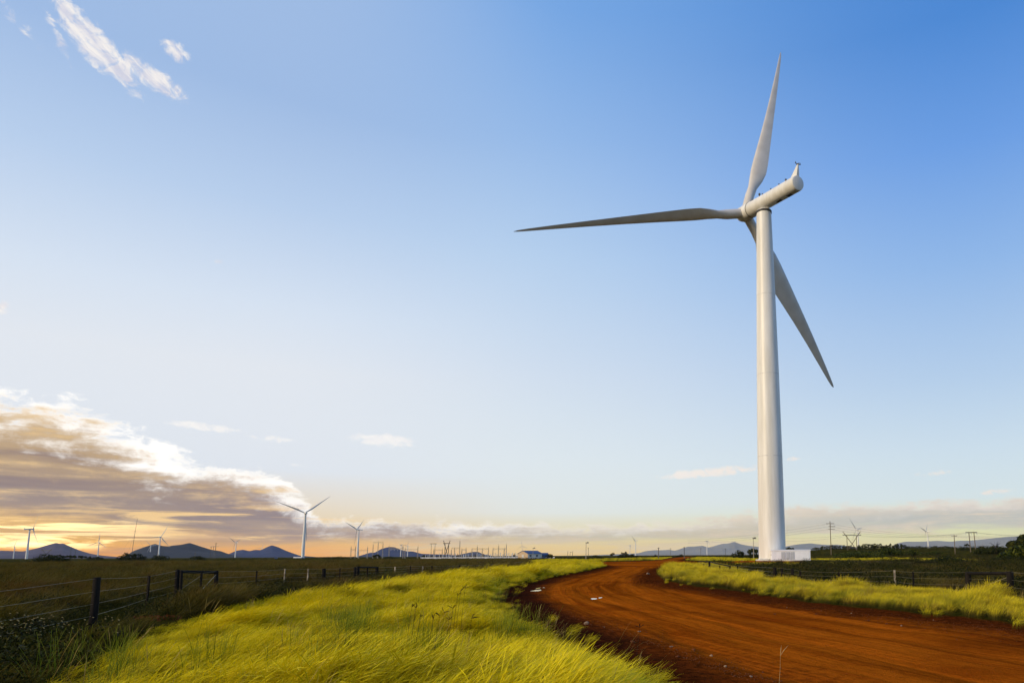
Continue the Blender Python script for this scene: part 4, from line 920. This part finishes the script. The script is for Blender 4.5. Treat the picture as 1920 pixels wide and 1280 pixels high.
def scatter_group(name, label, protos, pts, yaw, scl, seed):
    """one object: points on the ground, each carrying one of the plant meshes through geometry nodes"""
    rg = np.random.default_rng(seed); n = len(pts); me = bpy.data.meshes.new(name); z = terrain(pts)
    me.vertices.add(n); me.vertices.foreach_set('co', np.concatenate([pts, z[:, None]], 1).astype(np.float32).ravel())
    for an, v in (('yaw', yaw), ('size', scl)):
        t = me.attributes.new(an, 'FLOAT', 'POINT'); t.data.foreach_set('value', v.astype(np.float32))
    t = me.attributes.new('pick', 'INT', 'POINT'); t.data.foreach_set('value', rg.integers(0, len(protos), n).astype(np.int32))
    o = link(name, me); tag(o, label, 'grass' if 'grass' in name else 'scrub', kind='stuff')
    ng = bpy.data.node_groups.new(name, 'GeometryNodeTree'); ng.interface.new_socket('Geometry', in_out='INPUT', socket_type='NodeSocketGeometry'); ng.interface.new_socket('Geometry', in_out='OUTPUT', socket_type='NodeSocketGeometry')
    N = ng.nodes.new; L = ng.links.new
    gi, go = N('NodeGroupInput'), N('NodeGroupOutput'); jn = N('GeometryNodeGeometryToInstance')
    for p in protos[::-1]:
        oi = N('GeometryNodeObjectInfo'); oi.inputs['Object'].default_value = p; oi.inputs['As Instance'].default_value = True; L(oi.outputs['Geometry'], jn.inputs[0])
    # every plant mesh an instance of its own
    gj = N('GeometryNodeJoinGeometry')
    for l in list(ng.links):
        if l.to_node == jn: ng.links.remove(l)
    for nd in [q for q in ng.nodes if q.bl_idname == 'GeometryNodeObjectInfo']: L(nd.outputs['Geometry'], gj.inputs[0])
    ng.nodes.remove(jn)
    ip = N('GeometryNodeInstanceOnPoints'); ip.inputs['Pick Instance'].default_value = True
    L(gi.outputs[0], ip.inputs['Points']); L(gj.outputs[0], ip.inputs['Instance'])
    def na(nm, tp):
        q = N('GeometryNodeInputNamedAttribute'); q.data_type = tp; q.inputs[0].default_value = nm; return q.outputs[0]
    L(na('pick', 'INT'), ip.inputs['Instance Index'])
    cx = N('ShaderNodeCombineXYZ'); L(na('yaw', 'FLOAT'), cx.inputs[2]); e2r = N('FunctionNodeEulerToRotation'); L(cx.outputs[0], e2r.inputs[0]); L(e2r.outputs[0], ip.inputs['Rotation'])
    L(na('size', 'FLOAT'), ip.inputs['Scale']); L(ip.outputs[0], go.inputs[0])
    md = o.modifiers.new('scatter', 'NODES'); md.node_group = ng
    return o
def sample(poly, dens, dmin, dmax, azmin, azmax, seed, clump=None, avoid=None):
    """points with density dens(d) per square metre inside the polygon (or everywhere if None)"""
    rg = np.random.default_rng(seed); out = []
    edges = np.exp(np.linspace(math.log(dmin), math.log(dmax), 40))
    for a, b in zip(edges[:-1], edges[1:]):
        n = int(dens((a + b) / 2) * (azmax - azmin) * (b * b - a * a) / 2)
        r = np.sqrt(rg.random(n) * (b * b - a * a) + a * a); t = rg.random(n) * (azmax - azmin) + azmin
        out.append(np.stack([np.sin(t) * r, np.cos(t) * r], 1))
    P = np.concatenate(out)
    if poly is not None:
        m = np.zeros(len(P), bool)
        for q in (poly if isinstance(poly, list) else [poly]): m |= inside(q, P)
        P = P[m]
    for q in (avoid or []): P = P[~inside(q, P)]
    if clump: P = P[rg.random(len(P)) < clump(P)]
    return P
def proto(name, mb, mat, px, py, label):
    x, y = ground_pt(px, py); o = mb.build(name, M[mat], loc=(x, y, tz(x, y))); return tag(o, label, 'grass' if 'grass' in name else 'scrub', kind='stuff')
AZ0, AZ1 = math.radians(-52), math.radians(35)
RSIDE = poly_px([(1228, 1078), (1345, 1075), (1400, 1096), (1600, 1112), (1920, 1140), (2600, 1160), (2600, 1250), (1920, 1180), (1500, 1133), (1345, 1106)])
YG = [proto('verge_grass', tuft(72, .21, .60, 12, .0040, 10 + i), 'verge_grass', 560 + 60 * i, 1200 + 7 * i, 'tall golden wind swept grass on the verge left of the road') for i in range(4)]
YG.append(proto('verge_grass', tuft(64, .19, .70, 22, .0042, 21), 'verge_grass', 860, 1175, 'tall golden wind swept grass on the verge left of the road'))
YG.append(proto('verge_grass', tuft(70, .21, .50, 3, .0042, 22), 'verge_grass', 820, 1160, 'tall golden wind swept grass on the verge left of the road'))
def edge_fade(poly, w):
    def f(P):
        e, _ = dist_line(poly, P); return sstep(e, -.2 * w, w) * (.55 + .75 * (vnoise(P, .9) > .34))
    return f
def wave(P, base):
    return base * (.50 + .95 * vnoise(P + 40, .55) ** 1.2) * (.72 + .55 * vnoise(P, 1.9))
pl = sample(VERGE_L, lambda d: 38 * min(1, (13 / d)) ** 1.1, 4.2, 140, AZ0, AZ1, 1, edge_fade(VERGE_L, .7))
dd = np.hypot(pl[:, 0], pl[:, 1])
print('verge left', len(pl))
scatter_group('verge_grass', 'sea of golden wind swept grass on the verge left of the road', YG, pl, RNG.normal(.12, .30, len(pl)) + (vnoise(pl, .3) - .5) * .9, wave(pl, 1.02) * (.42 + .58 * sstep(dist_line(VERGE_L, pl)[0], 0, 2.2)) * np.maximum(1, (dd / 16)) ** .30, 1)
RG = [proto('verge_grass', tuft(60, .17, .60, 40, .0036, 70 + i, True, .6), 'roadside_grass', 1500 + 90 * i, 1118 + 4 * i, 'strip of golden grass along the right side of the road') for i in range(3)]
pr = sample(VERGE_R, lambda d: 40 * min(1, (16 / d)) ** 1.1, 8, 90, AZ0, AZ1, 2, edge_fade(VERGE_R, .35))
dd = np.hypot(pr[:, 0], pr[:, 1]); print('verge right', len(pr))
scatter_group('verge_grass', 'strip of golden grass along the right side of the road', RG, pr, RNG.normal(.1, .45, len(pr)), wave(pr, .80) * np.maximum(1, dd / 20) ** .25, 2)
GR = [proto('green_grass', tuft(26, .16, .62, 58, .0062, 90 + i, False, 1.2), 'green_grass', 605 + 40 * i, 1205, 'upright green grass blades mixed into the golden verge') for i in range(2)]
gp = sample(VERGE_L, lambda d: 2.2 * min(1, 13 / d), 5, 60, AZ0, AZ1, 11, lambda P: (vnoise(P + 70, .33) > .62) * .9)
gp = np.concatenate([gp, np.array([ground_pt(610 + 75 * a, 1222 - 34 * b) for a, b in RNG.random((38, 2))])])
scatter_group('green_grass', 'patches of upright green grass standing in the golden verge', GR, gp, RNG.normal(.3, .9, len(gp)), .7 + .5 * RNG.random(len(gp)), 11)
ST = [proto('dry_grass', tuft(7, .10, .86, 40, .0030, 95 + i, True, .8), 'dry_grass', 500 + 300 * i, 1215, 'loose dry straw stalks rising above the golden verge') for i in range(2)]
sp = sample([VERGE_L, VERGE_R], lambda d: 1.6 * min(1, 13 / d), 5, 45, AZ0, AZ1, 12, lambda P: .3 + .7 * (vnoise(P + 20, .5) > .5))
scatter_group('dry_grass', 'dry straw stalks standing over both grass verges', ST, sp, RNG.normal(.2, .6, len(sp)), .55 + .45 * RNG.random(len(sp)), 12)
pf = sample(FAR_STRIPS, lambda d: 3.0 * min(1, 80 / d), 60, 520, AZ0, AZ1, 3)
print('far', len(pf))
scatter_group('verge_grass', 'thin far strips of golden grass around the road junction', YG, pf, RNG.normal(.1, .4, len(pf)), wave(pf, .85), 3)
FG = [proto('field_grass', tuft(44, .26, .70, 28, .0050, 40 + i, True, .8), 'field_grass', 60 + 50 * i, 1120 + 6 * i, 'long dark brown grass of the field behind the left fence') for i in range(4)]
FGs = [proto('scrub', scrub_clump(60 + i), 'scrub', 300 + 70 * i, 1150 - 5 * i, 'low dark scrub growing between the fence and the verge') for i in range(4)]
av = [ROAD, VERGE_L, VERGE_R] + FAR_STRIPS
def off_road(P, m=1.5): return terrain(P, True)[1] < -m
clr = lambda P: (np.hypot(P[:, 0] - TB[0] - 3, (P[:, 1] - TB[1] + 8) * .7) > 15) & off_road(P) & ((P[:, 0] < 0) | (P[:, 1] > 22) | ~inside(RSIDE, P))
FEN = [np.array([g(q[0], q[1]) for q in (LF[i] for i in ks)]) for ks in ([0, 1, 2, 3, 6, 10, 13, 15, 19, 22, 24], )] + [np.array([g(RF[i][0], RF[i][1]) for i in (0, 1, 7, 9, 11, 13, 14, 16, 17, 18)])]
def nofence(P):
    e = np.minimum(dist_line(FEN[0], P, False)[0], dist_line(FEN[1], P, False)[0]); dn = np.hypot(P[:, 0], P[:, 1])
    return .25 + .75 * sstep(e, .5, np.clip(dn * .07, 1.2, 4))
fl = sample(None, lambda d: 15 * min(1, 20 / d) ** 1.35, 9, 260, math.radians(-52), math.radians(2), 4, lambda P: clr(P) * nofence(P) * (.3 + .9 * (vnoise(P, .45) > .36)), av)
print('field', len(fl)); dd = np.hypot(fl[:, 0], fl[:, 1])
scatter_group('field_grass', 'wide dark field of long brown grass behind the left fence', FG, fl, RNG.normal(.2, .6, len(fl)), wave(fl, 1.0) * np.maximum(1, dd / 30) ** .22 * sstep(dd, 4, 20) * nofence(fl) ** .6, 4)
fr_ = sample(None, lambda d: 8 * min(1, 26 / d) ** 1.35, 14, 260, math.radians(0), math.radians(35), 5, lambda P: clr(P) * nofence(P) * (.2 + .8 * (vnoise(P, .35) > .45)), av)
dd = np.hypot(fr_[:, 0], fr_[:, 1]); print('field r', len(fr_))
scatter_group('field_grass', 'dark grass between shrubs behind the right fence', FG, fr_, RNG.normal(.2, .8, len(fr_)), wave(fr_, .85), 5)
sc_ = sample(None, lambda d: 6.5 * min(1, 22 / d) ** 1.7 * (1 if d < 120 else .4), 5, 700, AZ0, AZ1, 6, lambda P: clr(P) * nofence(P) * (.15 + 1.0 * (vnoise(P, .28) > .46)), av)
dd = np.hypot(sc_[:, 0], sc_[:, 1]); print('scrub', len(sc_))
scatter_group('scrub', 'dark low scrub patches across the fields on both sides', FGs, sc_, RNG.random(len(sc_)) * 6.28, (.5 + 1.0 * vnoise(sc_, .6)) * np.maximum(1, dd / 25) ** .28 * np.where(sc_[:, 0] > 0, 1.1, .75), 6)
# thin dry tufts straying on to the edge of the road
ed = sample(None, lambda d: 5 * min(1, 14 / d), 7, 45, AZ0, AZ1, 7, lambda P: ((lambda s: (s > -.6) & (s < .55))(terrain(P, True)[1])) * .25)
scatter_group('verge_grass', 'stray thin tufts on the bare earth along the road edges', YG, ed, RNG.normal(.1, .6, len(ed)), .35 + .35 * RNG.random(len(ed)), 7)

# flowering bush at the lower left
def flower_bush():
    x, y = ground_pt(50, 1250); z = tz(x, y); r = empty('flowering_bush', (x, y, z), 0, 'dark bush dotted with small pale yellow flowers at lower left', 'bush')
    lob = [(random.uniform(-.75, .75), random.uniform(-.4, .4), random.uniform(.18, .40), random.uniform(.25, .4), .3, random.uniform(.18, .28)) for _ in range(12)]
    leaf_cloud(lob, 1500, .035, .35, 77).build('foliage', M['scrub'], r); m = MB(); st = MB()
    for k in range(150):
        l = random.choice(lob); a = random.uniform(0, 6.28); e = random.uniform(.1, 1.4)
        c = np.array([l[0] + math.cos(a) * math.cos(e) * l[3] * 1.05, l[1] + math.sin(a) * math.cos(e) * l[4] * 1.05, l[2] + math.sin(e) * l[5] * 1.15 + .05])
        s = random.uniform(.010, .017); n = 6; ti = random.uniform(-.5, .5)
        m.add([c + [0, 0, s * .5]] + [c + [math.cos(j) * s, math.sin(j) * s, ti * math.cos(j) * s] for j in np.arange(n) * 1.047], [(0, 1 + j, 1 + (j + 1) % n) for j in range(n)])
        st.tube(c, c - [0, 0, .12], .0016, n=3)
    o = m.build('flowers', M['flower'], r); o['kind'] = 'stuff'; o = st.build('flower_stems', M['bark'], r); o['kind'] = 'stuff'
flower_bush()
x, y = ground_pt(292, 1176); r = empty('succulent_patch', (x, y, tz(x, y)), 0, 'creeping patch of rust red leaves between fence and verge', 'plant')
m = leaf_cloud([(random.uniform(-.45, .45), random.uniform(-.2, .2), .07, .16, .12, .06) for _ in range(8)], 260, .035, .4, 5); m.build('leaves', M['rust'], r)['kind'] = 'stuff'
# dark finger-like seed heads standing in the golden grass
for i, (px, py, H) in enumerate([(767, 1255, .62), (776, 1262, .55), (800, 1262, .5), (812, 1262, .55), (823, 1258, .58), (832, 1262, .5), (848, 1216, .72), (853, 1222, .80), (862, 1218, .85), (760, 1246, .62), (838, 1250, .6), (872, 1275, .55), (1192, 1262, .52), (905, 1130, .5), (645, 1190, .7)]):
    x, y = ground_pt(px, py); r = empty('grass_stalk', (x, y, tz(x, y)), random.uniform(-.6, .6), 'thin dark grass stalk with finger-like seed head above the golden grass', 'grass stalk', 'dark seed stalks in the verge')
    H += .12; st = MB(); st.path([(0, 0, 0), (.02, 0, H * .5), (.06, 0, H)], [.003, .0025, .002], 4); st.build('stem', M['stalk_dark'], r); hd = MB()
    for k in range(random.choice([2, 3, 3, 4])):
        a = random.uniform(-1.2, 1.4); L = random.uniform(.06, .11); hd.path([(.06, 0, H), (.06 + math.sin(a) * L * .55, random.uniform(-.02, .02), H + math.cos(a) * L * .5), (.06 + math.sin(a) * L, random.uniform(-.03, .03), H + math.cos(a) * L * .8)], [.003, .0055, .002], 4)
    hd.build('seed_head', M['stalk_dark'], r)
x, y = ground_pt(1459, 1300); r = empty('grass_stalk', (x, y, tz(x, y)), 0, 'single straw coloured forked grass stalk in front of the road', 'grass stalk')
m = MB(); m.path([(0, 0, 0), (.03, 0, .3), (.04, 0, .50)], [.003, .002, .0014], 4); m.build('stem', M['stalk_straw'], r); m = MB()
for a in (.1, .7): m.path([(.04, 0, .48), (.04 + .5 * a * .12, 0, .54), (.04 + a * .14, 0, .60)], [.002, .004, .001], 4)
m.build('seed_head', M['stalk_straw'], r)

# ------------------------------------------------------------------ stones
def stone(px, py, s, mat, label, group=None):
    x, y = ground_pt(px, py); mb = bmesh.new(); bmesh.ops.create_icosphere(mb, subdivisions=2, radius=1)
    sx, sy, sz_ = s * random.uniform(.8, 1.3), s * random.uniform(.7, 1.1), s * random.uniform(.45, .7); k = random.random() * 9
    for v in mb.verts:
        n = 1 + .22 * math.sin(v.co.x * 3 + k) + .16 * math.sin(v.co.y * 4 + k * 2) + .12 * math.sin(v.co.z * 5 - k); v.co = Vector((v.co.x * sx * n, v.co.y * sy * n, v.co.z * sz_ * n))
    me = bpy.data.meshes.new('stone'); mb.to_mesh(me); mb.free(); me.materials.append(M[mat]); o = link('stone', me, None, (x, y, tz(x, y) + s * .22)); o.rotation_euler.z = k
    tag(o, label, 'stone', group)
stone(1099, 1168.5, .07, 'stone_pale', 'largest pale stone lying on the dark mud by the left grass edge')
stone(1215, 1076, .20, 'stone_pale', 'pale rock beside the tip of the right grass verge')
stone(1186, 1204, .05, 'stone_red', 'reddish clod on the dark mud below the largest pale stone')
stone(1391, 1053.5, .28, 'stone_pale', 'white marker stone on the track left of the large tower')
for px, py in [(1133, 1176), (1198, 1182), (1258, 1210), (1333, 1222), (1270, 1228), (1408, 1264), (1360, 1243), (1430, 1248), (1300, 1217), (1540, 1146), (1596, 1147), (1628, 1160), (1662, 1166), (1706, 1155), (1530, 1148), (1475, 1137), (1690, 1170), (1860, 1171), (1452, 1150), (1750, 1160)]:
    stone(px, py, random.uniform(.015, .035), 'stone_pale' if random.random() < .5 else 'stone_red', 'small stone among the loose rubble along the road edge', 'small stones along the road edge')
rub = MB()
for k in range(1500):
    i = random.random(); side = random.random()
    if side < .62: px = random.uniform(1280, 1920); py = np.interp(px, [1280, 1400, 1500, 1640, 1780, 1920], [1103, 1118, 1136, 1153, 1169, 1186]) + random.gauss(0, 1) * np.interp(px, [1280, 1920], [3, 9])
    else: px = random.uniform(1000, 1480); py = np.interp(px, [1000, 1130, 1230, 1330, 1480], [1135, 1180, 1212, 1248, 1300]) - abs(random.gauss(0, 1)) * np.interp(px, [1000, 1480], [6, 22])
    x, y = ground_pt(px, py); s = random.uniform(.005, .016); z = tz(x, y) if k % 3 == 0 else None
    if z is None: z = tz(x, y)
    c = np.array([x, y, z + s * .3]); vs = [c + np.array(v) * s * random.uniform(.6, 1.3) for v in ((1, 0, 0), (0, 1, 0), (-1, 0, 0), (0, -1, 0), (0, 0, .8), (0, 0, -.8))]
    rub.add(vs, [(0, 1, 4), (1, 2, 4), (2, 3, 4), (3, 0, 4), (1, 0, 5), (2, 1, 5), (3, 2, 5), (0, 3, 5)])
tag(rub.build('gravel', M['stone_red']), 'loose reddish rubble strewn along both edges of the road', 'gravel', kind='stuff')

# ------------------------------------------------------------------ air
mh = bpy.data.materials.new('air'); mh.use_nodes = True; t = mh.node_tree; t.nodes.clear()
vo = t.nodes.new('ShaderNodeVolumePrincipled'); vo.inputs['Color'].default_value = (.74, .84, 1.0, 1); vo.inputs['Density'].default_value = 1.9e-5; vo.inputs['Anisotropy'].default_value = .1
ou = t.nodes.new('ShaderNodeOutputMaterial'); t.links.new(vo.outputs[0], ou.inputs['Volume'])
hz = MB(); hz.box((6000, 10000, 370), (30000, 38000, 742)); o = hz.build('haze', mh); tag(o, 'thin blue air between the camera and the mountains', kind='stuff')
